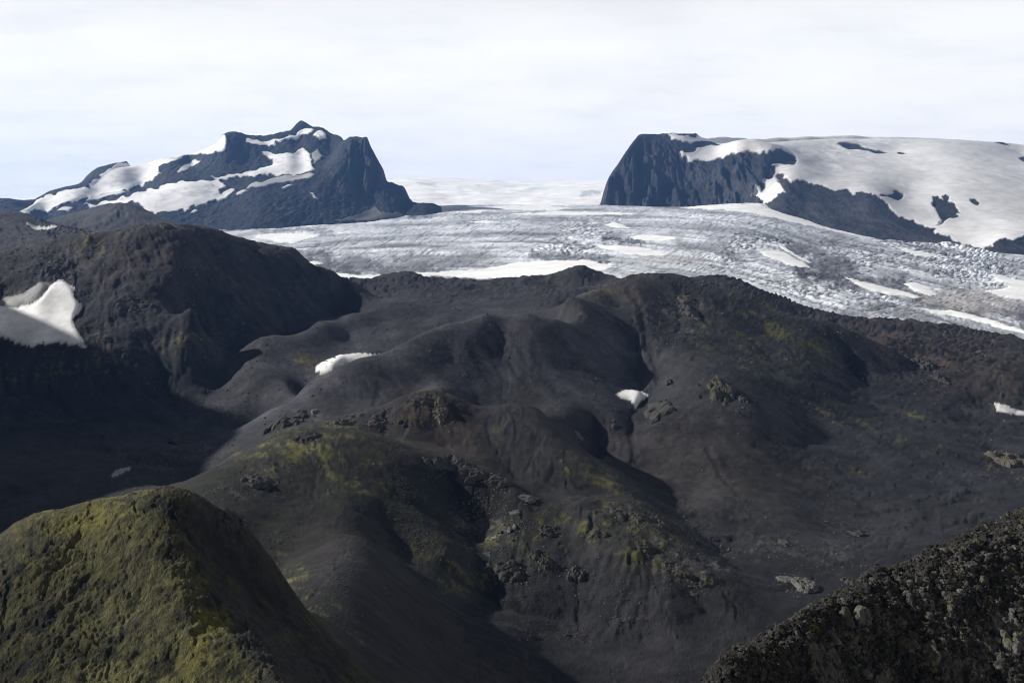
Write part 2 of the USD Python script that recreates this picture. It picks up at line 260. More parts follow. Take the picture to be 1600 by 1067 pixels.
hill('plain', (1400, 562, 890), (1480, 580, 860), (1560, 600, 815), (1400, 536, 940), (1350, 534, 955), (1450, 549, 945), (1560, 566, 935), (1650, 580, 920), (1400, 516, 1080), (1500, 534, 1050), (1600, 552, 1020), (1320, 496, 1210), (1360, 498, 1260), (1400, 499.5, 1290), (1440, 503, 1280), (1480, 506, 1275), (1520, 515, 1240), (1560, 527, 1200), (1600, 538, 1170), (1700, 560, 1120), (1900, 590, 1050), (2050, 600, 1000))
hill('lava', (1120, 430, 1290), (1150, 436, 1300), (1200, 455, 1305), (1260, 480, 1290), (1060, 440, 1250), (1020, 442, 1240), (1180, 470, 1150), (1280, 505, 1100))
# far hills on the left
hill('far', (-400, 330, 1850), (-200, 326, 1850), (0, 330, 1800), (12, 328, 1795), (40, 334, 1760), (70, 345, 1720), (100, 352, 1700), (135, 362, 1650), (30, 362, 1420), (100, 382, 1250), (-300, 390, 1300), (0, 380, 1300), (60, 352, 1600), (180, 372, 1500), (-300, 360, 2200), (0, 358, 2200))
hill('pale', (90, 347, 2200), (140, 328, 2300), (165, 320, 2320), (190, 316.5, 2330), (210, 320, 2330), (230, 330, 2310), (280, 350, 2260), (330, 366, 2200), (190, 352, 2080), (280, 372, 2000), (110, 362, 2050), (190, 345, 2600), (100, 350, 2600), (300, 372, 2500), (330, 385, 1500), (250, 375, 1600))
# ground under and behind the ice
hill('floor', *[(px, CY + F * 230 / d, d) for px in (450, 600, 750, 900, 1050, 1200, 1350, 1500, 1700, 2000) for d in (1750, 2600, 4200)], *[(px, CY + F * 150 / d, d) for px in (-400, -100, 100, 300) for d in (3000, 4200)])

TU0, TU1 = (-470 - CX) / F, (2070 - CX) / F
T = Field(HP, TU0, TU1, 1.5, 4200, 560, 400)
# drainage: runoff gathers downhill and cuts rills and gullies
NU, NS = 760, 560
gu, gs = np.meshgrid(np.linspace(TU0, TU1, NU), np.linspace(math.log(60), T.s1, NS), indexing='ij')
Y = np.exp(gs); X = gu * Y
zz = -T.K(gu, gs) * Y
ragged = look(NT[0], X, Y, 60) * .5 + look(NT[1], X, Y, 20) * .25
zn = ndi.gaussian_filter(zz, 1) + ragged * np.clip(Y / 400, .3, 2.0)
best = np.zeros_like(zn); rec = np.arange(NU * NS).reshape(NU, NS).copy(); idx = rec.copy()
du, ds = gu[1, 0] - gu[0, 0], gs[0, 1] - gs[0, 0]
for a in (-1, 0, 1):
    for b in (-1, 0, 1):
        if (a, b) == (0, 0): continue
        sh = lambda q: np.roll(q, (-a, -b), (0, 1))
        dist = np.hypot(sh(X) - X, sh(Y) - Y); sl = (zn - sh(zn)) / dist
        ok = np.ones_like(sl, bool)
        if a == 1: ok[-1] = False
        if a == -1: ok[0] = False
        if b == 1: ok[:, -1] = False
        if b == -1: ok[:, 0] = False
        m = ok & (sl > best); best[m] = sl[m]; rec[m] = sh(idx)[m]
acc = (Y * Y * du * ds).ravel().tolist(); order = np.argsort(-zn.ravel()).tolist(); rl = rec.ravel().tolist()
for i in order:
    j = rl[i]
    if j != i: acc[j] += acc[i]
acc = np.array(acc).reshape(NU, NS)
gully = np.clip(np.log(acc / (Y * Y * du * ds) + 1) - 3.3, 0, 4.5)
gully = ndi.gaussian_filter(gully, 0.6) * ss(0.05, 0.22, ndi.gaussian_filter(best, 3))
# streaks drawn out along the fall line
gz_u, gz_s = np.gradient(zn); n_ = np.hypot(gz_u / (du * Y), gz_s / (ds * Y)) + 1e-6
vu, vs = -(gz_u / (du * Y)) / n_, -(gz_s / (ds * Y)) / n_
wn = np.random.default_rng(3).normal(size=(NU, NS)).astype(np.float32); st = np.zeros_like(wn); cu, cs = np.meshgrid(np.arange(NU, dtype=float), np.arange(NS, dtype=float), indexing='ij')
for k in range(26):
    st += ndi.map_coordinates(wn, [cu, cs], order=1, mode='nearest')
    fu = ndi.map_coordinates(vu, [cu, cs], order=1, mode='nearest'); fs = ndi.map_coordinates(vs, [cu, cs], order=1, mode='nearest')
    cu += .8 * fu / 1.0; cs += .8 * fs * (du / ds)
st = (st - ndi.gaussian_filter(st, 12)); st /= st.std()
def G(grid, U, S):
    return ndi.map_coordinates(grid, [(np.ravel(U) - TU0) / (TU1 - TU0) * (NU - 1), (np.ravel(S) - math.log(60)) / (T.s1 - math.log(60)) * (NS - 1)], order=1, mode='nearest').reshape(np.shape(U))

ROUGH = dict(mound=.25, moss2=.3, brown=.35, dome=.12, lobes=.16, ridge=.75, saddle=.28, lava=1.05, cone=.5, knob=.3, slope=.22, plain=.92, floor=.13, crag=.85, far=.5, pale=.15, near=1.0, foot=1.0)
BASE = dict(mound=(0.0267, 0.0271, 0.0119), moss2=(0.0181, 0.0190, 0.0131), brown=(0.0192, 0.0184, 0.0202), dome=(0.0235, 0.0238, 0.0279), lobes=(0.0235, 0.0238, 0.0279), ridge=(0.0170, 0.0168, 0.0196), saddle=(0.0213, 0.0212, 0.0231), lava=(0.0170, 0.0157, 0.0172), cone=(0.0224, 0.0212, 0.0219),
            knob=(0.0192, 0.0190, 0.0208), slope=(0.0181, 0.0190, 0.0219), plain=(0.0235, 0.0190, 0.0172), floor=(0.0187, 0.0184, 0.0213), crag=(0.0192, 0.0190, 0.0196), far=(0.0192, 0.0190, 0.0219), pale=(0.0320, 0.0320, 0.0344), near=(0.0160, 0.0157, 0.0160), foot=(0.0160, 0.0157, 0.0166))
for k_, f_ in (('floor', .72), ('moss2', .68), ('crag', .85), ('dome', 1.36), ('lobes', 1.08), ('slope', .92), ('ridge', .8), ('saddle', .88), ('knob', .9), ('brown', .9), ('lava', .9), ('far', .85)): BASE[k_] = tuple(f_ * c_ for c_ in BASE[k_])  # scales hill albedo; the dome's sunlit brightness is partly put into its colour
hk = np.array([HK.index(p[3]) for p in HP])
gu2, gs2 = np.meshgrid(np.linspace(TU0, TU1, 330), np.linspace(T.s0, T.s1, 330), indexing='ij')
jit = .02
lab = hk[T.nearest(gu2 + jit * look(NT[2], gu2 * 900, gs2 * 900, 80), gs2 + jit * look(NT[3], gu2 * 900, gs2 * 900, 80))]
rough_g = ndi.gaussian_filter(np.array([ROUGH[k] for k in HK])[lab], 3)
moss_g = ndi.gaussian_filter((lab != HK.index('mound')).astype(float), 3)
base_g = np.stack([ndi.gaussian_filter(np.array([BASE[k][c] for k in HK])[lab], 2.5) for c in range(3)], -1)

calm_g = ndi.gaussian_filter(1 - .72 * np.isin(lab, [HK.index(k_) for k_ in ('dome', 'lobes', 'knob')]), 3)
LABF = (lab.shape[0] - 1, lab.shape[1] - 1)
def G3(grid, U, S):
    return ndi.map_coordinates(grid, [(np.ravel(U) - TU0) / (TU1 - TU0) * LABF[0], (np.ravel(S) - T.s0) / (T.s1 - T.s0) * LABF[1]], order=1, mode='nearest').reshape(np.shape(U))
def surface(U, S):
    """Height and helper fields of the ground at (u, ln y)."""
    Y = np.exp(S); X = U * Y; z = -T.K(U, S) * Y
    far = ss(70, 110, Y)
    r = G3(rough_g, U, S); gl = G(gully, U, S) * far; sk = G(st, U, S) * far
    lod = np.clip(Y / 500, .12, 3.0)
    d = look(NT[0], X, Y, 90) * 1.0 * np.clip(Y / 400, .15, 1.6)
    d = d + look(NT[1], X, Y, 34) * .75 * np.clip(Y / 500, .25, 1.5) + look(NT[2], X, Y, 11) * .32 * np.clip(Y / 300, .5, 1.3)
    c1, v1 = look(CELL[0][0], X, Y, 26), look(CELL[0][1], X, Y, 26)
    c2, v2 = look(CELL[1][0], X, Y, 7.5), look(CELL[1][1], X, Y, 7.5)
    rocky = np.clip(r - .6, 0, 3); nomoss = G3(moss_g, U, S)
    z = z + d * r * .9 - ((gl * .0010 * Y + sk * -.0006 * Y) * G3(calm_g, U, S)) * nomoss
    z = z + rocky * (v1 * 1.1 + np.minimum(c1, .5) * 2.2 - .8) * np.clip(Y / 700, .1, 1.1) + rocky * v2 * .45 * np.clip(Y / 300, .3, 1)
    return z, X, Y, r, gl, sk
def stroke(px, py, pts, w, soft=.6, wob=.35, seed=0):
    """Soft band of half width w along a polyline, with a wandering edge: 1 inside, 0 outside."""
    pts = np.array(pts, float); out = np.zeros(px.shape, np.float32)
    box = (px > pts[:, 0].min() - 3 * w) & (px < pts[:, 0].max() + 3 * w) & (py > pts[:, 1].min() - 3 * w) & (py < pts[:, 1].max() + 3 * w)
    x, y = px[box], py[box]
    if not len(x): return out
    x = x + look(NT[seed % 4], x, y, w * 2.5) * w * wob; y = y + look(NT[(seed + 1) % 4], x, y, w * 2.5) * w * wob
    best = np.full(len(x), 1e9)
    if len(pts) == 1: best = np.hypot(x - pts[0, 0], y - pts[0, 1])
    for a, b in zip(pts[:-1], pts[1:]):
        v = b - a; t = np.clip(((x - a[0]) * v[0] + (y - a[1]) * v[1]) / (v @ v), 0, 1)
        best = np.minimum(best, np.hypot(x - a[0] - t * v[0], y - a[1] - t * v[1]))
    out[box] = 1 - ss(w * (1 - soft), w * (1 + soft), best)
    return out
def blend(T, m, c): return T * (1 - m[..., None]) + np.asarray(c, float) * m[..., None]

us = columns(-460, 2060, -40, 1640, 1.75, 9.0)
SR = T.mesh_params(us, 700, mix=.2)
U = np.repeat(us[:, None], SR.shape[1], 1)
Z, X, Yd, RG, GL, SK = surface(U, SR)
PX, PY = CX + F * U, CY - F * Z / Yd
# the furrows the photograph shows, cut one by one
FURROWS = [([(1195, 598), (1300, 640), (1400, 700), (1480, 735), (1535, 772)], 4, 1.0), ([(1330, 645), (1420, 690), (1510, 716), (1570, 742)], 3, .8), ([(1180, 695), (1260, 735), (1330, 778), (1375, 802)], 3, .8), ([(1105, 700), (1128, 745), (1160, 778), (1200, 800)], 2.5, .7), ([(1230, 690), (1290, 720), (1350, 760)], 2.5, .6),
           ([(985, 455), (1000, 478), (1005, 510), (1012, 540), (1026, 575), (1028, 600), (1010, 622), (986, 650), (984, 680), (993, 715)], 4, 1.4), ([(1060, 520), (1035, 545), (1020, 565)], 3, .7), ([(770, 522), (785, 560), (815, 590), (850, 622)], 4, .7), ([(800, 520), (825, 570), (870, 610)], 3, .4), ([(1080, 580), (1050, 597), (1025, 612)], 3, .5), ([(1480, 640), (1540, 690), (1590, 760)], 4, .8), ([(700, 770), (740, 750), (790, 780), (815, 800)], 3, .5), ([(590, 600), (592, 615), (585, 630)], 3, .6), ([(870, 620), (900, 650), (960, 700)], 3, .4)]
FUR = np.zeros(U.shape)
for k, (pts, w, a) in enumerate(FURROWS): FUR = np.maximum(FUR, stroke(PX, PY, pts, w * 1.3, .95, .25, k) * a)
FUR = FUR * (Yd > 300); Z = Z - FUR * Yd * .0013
PY = CY - F * Z / Yd
VIS = PY <= np.minimum.accumulate(PY, 1) + 2.5
LAB = lab[tuple(np.round(i).astype(int).reshape(U.shape) for i in (((U - TU0) / (TU1 - TU0) * LABF[0]), ((SR - T.s0) / (T.s1 - T.s0) * LABF[1])))]
LAB = np.where(Yd < 98, np.where((LAB == HK.index('foot')), LAB, HK.index('near')), LAB)
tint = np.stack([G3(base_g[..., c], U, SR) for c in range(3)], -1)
isl = lambda *ks: np.isin(LAB, [HK.index(k) for k in ks])
# the mound's moss mat: cushions standing proud, split by dark cracks
mm = ndi.gaussian_filter(isl('mound').astype(float), 4)
wxm, wym = X + look(NT[1], X, Yd, 5) * .5, Yd + look(NT[2], X, Yd, 5) * .5
c1 = np.minimum(look(CELL[0][0], wxm, wym * .8, 1.9), .5); c2 = np.minimum(look(CELL[1][0], wxm, wym * .8, .75), .5); c3 = ss(.0, .10, look(CELL[0][0], wxm * .8 + wym * .3, wym * .5, 9))
Z = Z + mm * (c1 * .34 + c2 * .20 + look(NT[3], X, Yd, .9) * .05 + look(NT[0], X, Yd, 7) * .14 + (c3 - 1) * .32 - .2)
mossn = look(NT[0], X, Yd, 14) * .5 + look(NT[1], X, Yd, 4) * .5 + look(NT[2], X, Yd, 1.2) * .35
mossf = SK * .8 + look(NT[1], X, Yd, 6) * .45 + look(NT[2], X, Yd, 2.2) * .5
def moss(T_, m, amount, c=(.13, .125, .018)):
    return blend(T_, np.clip(m * ss(-.6, .9, mossn + amount) , 0, 1), c)
tint = np.where(mm[..., None] > .02, tint * (1 - mm[..., None] * (1 - ss(.02, .25, c1) * ss(0.0, .2, c2) * c3)[..., None] * .65), tint)
tint = moss(tint, mm * .9, .6, (.084, .079, .031)); tint = blend(tint, mm * ss(.2, 1.2, look(NT[3], X, Yd, 10) + .5 * look(NT[1], X, Yd, 2)) * .45, (.050, .045, .030)); tint = moss(tint, stroke(PX, PY, [(340, 900), (330, 960), (300, 1040)], 30, .9) * mm * .8 + stroke(PX, PY, [(60, 850), (200, 790), (262, 770)], 22, .9) * mm * .6, -.25, (.115, .105, .022))
right = stroke(PX, PY, [(330, 800), (345, 880), (400, 980), (470, 1080)], 40) + stroke(PX, PY, [(420, 860), (500, 1000)], 55)  # darkens the mound's right flank: its shade put into the colour
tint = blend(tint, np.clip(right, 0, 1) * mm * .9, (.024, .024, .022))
tint = moss(tint, stroke(PX, PY, [(335, 880), (380, 915), (415, 945)], 9, .9, .7) * mm * ss(-.4, 1, mossf), -.1, (.075, .072, .014))
streak = ss(-.3, 1.2, SK * .8 + mossn * .6)
MOSSY = [([(395, 722), (450, 697), (530, 676)], 16, 1.0), ([(470, 700), (560, 690), (610, 705)], 22, .7), ([(390, 735), (440, 725)], 14, .7), ([(570, 715), (640, 740)], 34, .35), ([(690, 850), (712, 905)], 20, .8), ([(600, 730), (650, 790)], 30, .3),
         ([(930, 745), (968, 765)], 11, 1.0), ([(880, 725), (935, 752)], 16, .75), ([(765, 690)], 10, .7), ([(850, 825), (910, 822)], 18, .7), ([(960, 820), (1000, 835), (1045, 838)], 16, .75), ([(940, 800), (1000, 808)], 14, .6), ([(985, 855), (1015, 875)], 12, .8), ([(830, 830), (780, 850)], 16, .5), ([(740, 885), (775, 890)], 12, .6), ([(1055, 890), (1110, 915)], 9, .6),
         ([(1215, 515), (1250, 532), (1285, 548)], 9, 1.0), ([(1150, 500), (1210, 510)], 22, .35), ([(1290, 540), (1310, 560)], 14, .6), ([(1120, 535), (1160, 560)], 26, .3), ([(1180, 570), (1220, 600)], 22, .3), ([(1345, 667), (1362, 674)], 5, 1.0), ([(1400, 687), (1415, 690)], 5, 1.0), ([(1330, 733), (1365, 731)], 7, .8), ([(1540, 727), (1555, 729)], 6, .9), ([(1415, 640), (1440, 648)], 6, .5), ([(1290, 645), (1340, 655)], 9, .4), ([(1460, 705), (1480, 702)], 5, .5),
         ([(930, 462), (960, 447), (900, 476)], 8, .7), ([(265, 540), (300, 527), (325, 524)], 7, .8), ([(275, 552)], 12, .7), ([(30, 578), (120, 568), (180, 550)], 16, .35), ([(135, 392), (160, 380)], 12, .3), ([(470, 560), (490, 570)], 8, .4),
         ([(640, 625), (690, 628), (700, 650)], 16, .5), ([(455, 905), (500, 945)], 18, .5), ([(420, 870), (470, 900)], 9, .7), ([(470, 970), (520, 1010)], 20, .3), ([(380, 912)], 10, .3)]
for k, (pts, w, a) in enumerate(MOSSY):
    m_ = stroke(PX, PY, pts, w * 1.15, .9, .6, k) * ~isl('near', 'foot'); tint = blend(tint, m_ * ss(.1, 1.3, mossf + a * 1.1 - .75) * .9, (.082, .078, .020)); tint = blend(tint, m_ * .3 * a, (.034, .034, .022))
RUST_AND_SHADE = [([(660, 640), (700, 672), (690, 690)], 26, (0.034, 0.019, 0.014), .6), ([(640, 680), (740, 700)], 40, (0.029, 0.022, 0.020), .7), ([(900, 660), (1000, 710)], 34, (0.027, 0.021, 0.020), .7), ([(980, 455), (1010, 470)], 26, (0.034, 0.026, 0.023), .7), ([(820, 510), (900, 560)], 36, (0.020, 0.019, 0.019), .7),  # brown patches; neutral greys paint shade onto the dome's right flank and hollow
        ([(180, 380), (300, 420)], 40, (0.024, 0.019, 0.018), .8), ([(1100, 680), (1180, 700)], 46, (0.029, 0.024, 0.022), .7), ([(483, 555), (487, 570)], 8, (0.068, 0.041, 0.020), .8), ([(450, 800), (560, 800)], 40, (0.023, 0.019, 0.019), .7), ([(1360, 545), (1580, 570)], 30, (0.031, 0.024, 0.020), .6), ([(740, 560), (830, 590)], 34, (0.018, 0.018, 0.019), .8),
        ([(880, 458), (920, 450)], 22, (0.034, 0.030, 0.027), .7), ([(1090, 740), (1200, 760)], 60, (0.027, 0.025, 0.024), .6)]
for k, (pts, w, c, a) in enumerate(RUST_AND_SHADE):
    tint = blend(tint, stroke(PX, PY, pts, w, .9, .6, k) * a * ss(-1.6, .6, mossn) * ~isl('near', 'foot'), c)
# bare pale stone where scree and crags lie
SCREE = [([(735, 820), (770, 835), (745, 850)], 22, 1.0), ([(380, 760), (430, 735)], 12, .9), ([(1060, 860), (1110, 885)], 22, .8), ([(1040, 500), (1055, 510)], 18, .8), ([(82, 424), (100, 412)], 18, .6), ([(340, 700), (300, 720)], 12, .5), ([(200, 735), (290, 690)], 16, .45), ([(1070, 470), (1095, 485)], 16, .7), ([(480, 600), (560, 590)], 24, .25), ([(640, 560), (700, 540)], 40, .18), ([(1190, 855), (1260, 860), (1320, 865)], 14, .45), ([(1260, 500), (1300, 520)], 16, .3),
         ([(350, 650), (400, 560)], 22, .3), ([(180, 480), (240, 500)], 40, .2), ([(0, 460), (40, 450)], 30, .4), ([(1380, 565), (1440, 580)], 20, .3)]
grit = ss(.1, 1.3, look(NT[2], X, Yd, 3.2) + look(NT[3], X, Yd, 9) * .7)
for k, (pts, w, a) in enumerate(SCREE):
    tint = blend(tint, stroke(PX, PY, pts, w, .9, .7, k + 2) * grit * a * .55 * ~isl('near', 'foot'), (.12, .114, .11))
tint = tint * (1 + .11 * np.clip(SK, -2.5, 2.5) * (~isl('mound', 'near', 'foot', 'lava', 'crag')))[..., None]
tint = tint * (1 - .085 * GL)[..., None] * (1 - .32 * np.clip(FUR, 0, 1))[..., None]  # gullies and furrows tinted darker, their shade put into the ground colour
tint = tint * (1 + .20 * look(NT[1], X, Yd, 45) + .14 * look(NT[0], X, Yd, 12))[..., None]
# near gravel: patches of pale lichen-covered scree and yellow moss
nr = isl('near').astype(float)
gp = look(NT[0], X * .8 - Yd * .6, X * .25 + Yd * .3, 4.0)
tint = blend(tint, nr * ss(.4, 1.5, gp + look(NT[2], X, Yd, .7) * .6) * .55, (.10, .095, .088))
tint = blend(tint, nr * ss(1.5, 2.1, look(NT[3], X, Yd, 2.2) + .6 * look(NT[1], X, Yd, .5)) * .8, (.14, .14, .03))
Z = Z + nr * (look(NT[2], X, Yd, 2.2) * .16 + look(NT[3], X, Yd, .8) * .07)
tint = np.clip(tint, .008, .6)

# snow patches lying in the hollows: their outline in the ground, a slab of firn on it
PATCHES = [
 ('snow_patch', 'largest snow patch, hooked white field on the dark left ridge', [(-60, 482), (0, 480), (20, 483), (48, 479), (62, 468), (85, 440), (97, 438), (103, 446), (117, 450), (114, 466), (122, 473), (131, 479), (124, 492), (114, 502), (117, 515), (128, 530), (140, 543), (112, 541), (86, 534), (50, 543), (22, 538), (18, 532), (-10, 526), (-60, 530)], 2.2, .78),
 ('dirty_snow', 'grey dirty snow bank on the upper left edge of the largest snow patch', [(0, 470), (45, 456), (62, 443), (84, 440), (61, 468), (48, 479), (20, 483), (-10, 480)], 1.0, .30),
 ('snow_patch', 'small bright snow patch in the gully between the grey domes', [(493, 582), (494, 573), (507, 566), (530, 558), (572, 554), (600, 556), (560, 580), (520, 590)], 1.6, .82),
 ('snow_patch', 'pointed snow patch at the bottom of the gully below the rock knob', [(962, 615), (980, 609), (992, 612), (1016, 615), (1002, 628), (991, 639), (986, 630), (972, 623)], 1.6, .82),
 ('snow_patch', 'long snow strip on the shaded slope at the right edge', [(1551, 628), (1563, 632), (1600, 643), (1660, 662), (1600, 651), (1558, 641)], 1.4, .7),
 ('snow_patch', 'snow patch on the far dark hills left of the grey cone', [(40, 348), (60, 350), (85, 352), (88, 355), (65, 357), (52, 355)], 1.5, .75),
 ('snow_patch', 'small ice remnant in the black pit beside the boulders', [(175, 741), (182, 734), (203, 728), (206, 732), (186, 743), (176, 746)], .8, .4),
]
KEY = np.max(np.stack([LAB[:-1, :-1], LAB[1:, 1:]]), 0) * 0 + quad(LAB, lambda q: q[0])
TAB = {i: (HILLS[k][0], M_MOSS if k == 'mound' else M_ASH, HILLS[k][1], HILLS[k][2], None, 'structure') for i, k in enumerate(HK)}
VISD = ndi.binary_dilation(VIS, iterations=2) & (Yd > 120)
for i, (name, label, poly, thick, alb) in enumerate(PATCHES):
    ins = in_poly(poly, PX, PY, i, .9, 16.0, VISD & ~isl('near', 'foot', 'mound') & ((i != 2) | (Yd > 662)))
    soft = ndi.gaussian_filter(ins.astype(float), 3)
    Z = Z + (ndi.gaussian_filter(Z, 9) - Z) * ss(.1, .8, soft) + ss(.3, .9, soft) * thick
    streaks = 1 + .06 * look(NT[0], X, Yd, 12) + .05 * look(NT[1], X * .5, Yd, 5)
    a = alb * streaks * (1 - .35 * (1 - ss(.45, .75, soft)))
    if alb < .5: a = a * (1 - .35 * ss(-.5, 1, look(NT[2], X, Yd, 9)))
    tint = np.where(ins[..., None], np.clip(a, .05, .88)[..., None] * np.array([1.0, .99, .98]), tint)
    q = quad(ins, lambda q: q.sum(0) >= 3).ravel(); KEY = KEY.copy(); KEY.reshape(-1)[q] = 100 + i
    TAB[100 + i] = (name, M_SNOW, label, 'snow patch', None, None)
V = np.stack([X, Yd, Z], -1)
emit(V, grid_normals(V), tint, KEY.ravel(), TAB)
GROUND = (V, PX, PY, VIS, LAB)

# ---------------------------------------------------------------- the glacier
GP = [(-450, 372, 4000), (400, 357, 3780), (480, 353, 3880), (580, 346, 4040), (650, 336, 4190), (680, 325, 4600), (700, 321, 4900), (800, 320, 5000), (940, 320.5, 5000), (1100, 322, 4720), (1190, 318, 4520), (1300, 357, 3820), (1400, 376, 3520), (1470, 380, 3320), (1540, 391, 3120), (1600, 399, 3000), (1750, 415, 2900), (2000, 430, 2800),
      (600, 330, 5500), (700, 325, 5600), (800, 325, 5600), (940, 325, 5600), (1100, 325, 5400), (1300, 345, 4800), (1500, 372, 4200), (1700, 390, 3900), (2000, 400, 3900),
      (250, 375, 3300), (400, 375, 3000), (480, 400, 2450), (500, 420, 2000), (560, 434, 1850), (700, 430, 1950), (850, 432, 1850), (1000, 431, 1800), (1100, 440, 1750), (1200, 459, 1620), (1300, 490, 1470), (1400, 500, 1460), (1500, 516, 1400), (1600, 533, 1320), (1750, 560, 1240), (2000, 590, 1180),
      (800, 340, 4000), (800, 370, 3000), (800, 400, 2400), (1000, 340, 3900), (1000, 370, 2900), (1000, 400, 2250), (600, 370, 3000), (600, 400, 2400), (1200, 350, 3500), (1195, 371, 2780), (1200, 385, 2560), (1200, 410, 2200), (1350, 400, 2560), (1350, 440, 1980), (1500, 420, 2450), (1500, 460, 1880), (1600, 430, 2450), (1600, 480, 1730), (1750, 440, 2350), (2000, 460, 2300), (1900, 500, 1700)]
GP += [(px, CY + F * 240 / 1050, 1050) for px in (250, 500, 750, 1000, 1250, 1500, 1750, 2000)] + [(250, 420, 2000)]
GF = Field(GP, (300 - CX) / F, (1950 - CX) / F, 1150, 5600, 220, 160, aniso=1.6)
gus = columns(310, 1940, 370, 1620, 1.7, 9.0)
gS = GF.mesh_params(gus, 280, mix=.12, m=1000); gU = np.repeat(gus[:, None], gS.shape[1], 1)
gY = np.exp(gS); gX = gU * gY; gZ0 = -GF.K(gU, gS) * gY
gPX, gPY = CX + F * gU, CY - F * gZ0 / gY
# flow of the ice: streaks drawn out along it
FL = np.array([(400, 370, -.12), (500, 390, -.08), (700, 405, 0), (900, 385, .03), (700, 350, -.04), (600, 360, -.07), (1000, 350, .03), (850, 335, 0), (1000, 420, .12), (1100, 385, .12), (1200, 430, .26), (1350, 460, .30), (1500, 490, .30), (1300, 405, .20), (1500, 430, .2), (1250, 360, .33), (1100, 335, .06), (1650, 520, .3), (1600, 420, .15)], float)
LX, LY = np.arange(300, 1750, 1.0), np.arange(312, 570, 0.5)
lx, ly = np.meshgrid(LX, LY, indexing='ij')
wq = 1 / (((lx[..., None] - FL[:, 0]) / 90) ** 2 + ((ly[..., None] - FL[:, 1]) / 30) ** 2 + .05) ** 1.5
sl = (wq * FL[:, 2]).sum(-1) / wq.sum(-1)
def lic(seed, blur, n, step, off=0.0):
    w = ndi.gaussian_filter(np.random.default_rng(seed).normal(size=lx.shape), blur); acc_ = np.zeros(lx.shape)
    for sg in (-1, 1):
        a_, b_ = np.meshgrid(np.arange(len(LX), dtype=float), np.arange(len(LY), dtype=float), indexing='ij')
        for k in range(n):
            acc_ += ndi.map_coordinates(w, [a_, b_], order=1, mode='reflect')
            s_ = ndi.map_coordinates(sl, [a_, b_], order=1, mode='nearest') + off; a_ += sg * step; b_ += sg * step * s_ * 2
    return (acc_ - acc_.mean()) / acc_.std()
LC = [lic(21, (1.5, 3.2), 26, 3.0), lic(22, (.7, 1.0), 12, 1.6), lic(23, (.6, .9), 8, 1.2, -.5)]
def flow(k): return ndi.map_coordinates(LC[k], [(gPX.ravel() - 300), (gPY.ravel() - 312) / .5], order=1, mode='nearest').reshape(gPX.shape)
f1, f2, f3 = flow(0), flow(1), flow(2)
# crevasses: rough in the ice falls, fine grooves elsewhere
FALL = [([(880, 352), (950, 348)], 14, .9), ([(890, 370), (940, 372), (950, 380)], 13, 1.2), ([(840, 392), (900, 396), (940, 402)], 13, 1.2), ([(1150, 385), (1180, 372), (1215, 376), (1230, 385)], 12, 2.0), ([(1300, 395), (1400, 405), (1500, 415), (1560, 420)], 22, 1.1), ([(1480, 412), (1520, 425), (1560, 440)], 20, 1.6), ([(1390, 380), (1480, 384), (1560, 398)], 8, 1.5), ([(1240, 440), (1300, 455), (1380, 470)], 18, .8), ([(1060, 340), (1200, 342)], 12, .5), ([(1600, 405), (1680, 415)], 15, 1), ([(1120, 400), (1180, 420), (1230, 440)], 20, .7), ([(720, 340), (800, 345)], 10, .5)]
fall = sum(stroke(gPX, gPY, p, w, .9, .4, i) * a for i, (p, w, a) in enumerate(FALL))
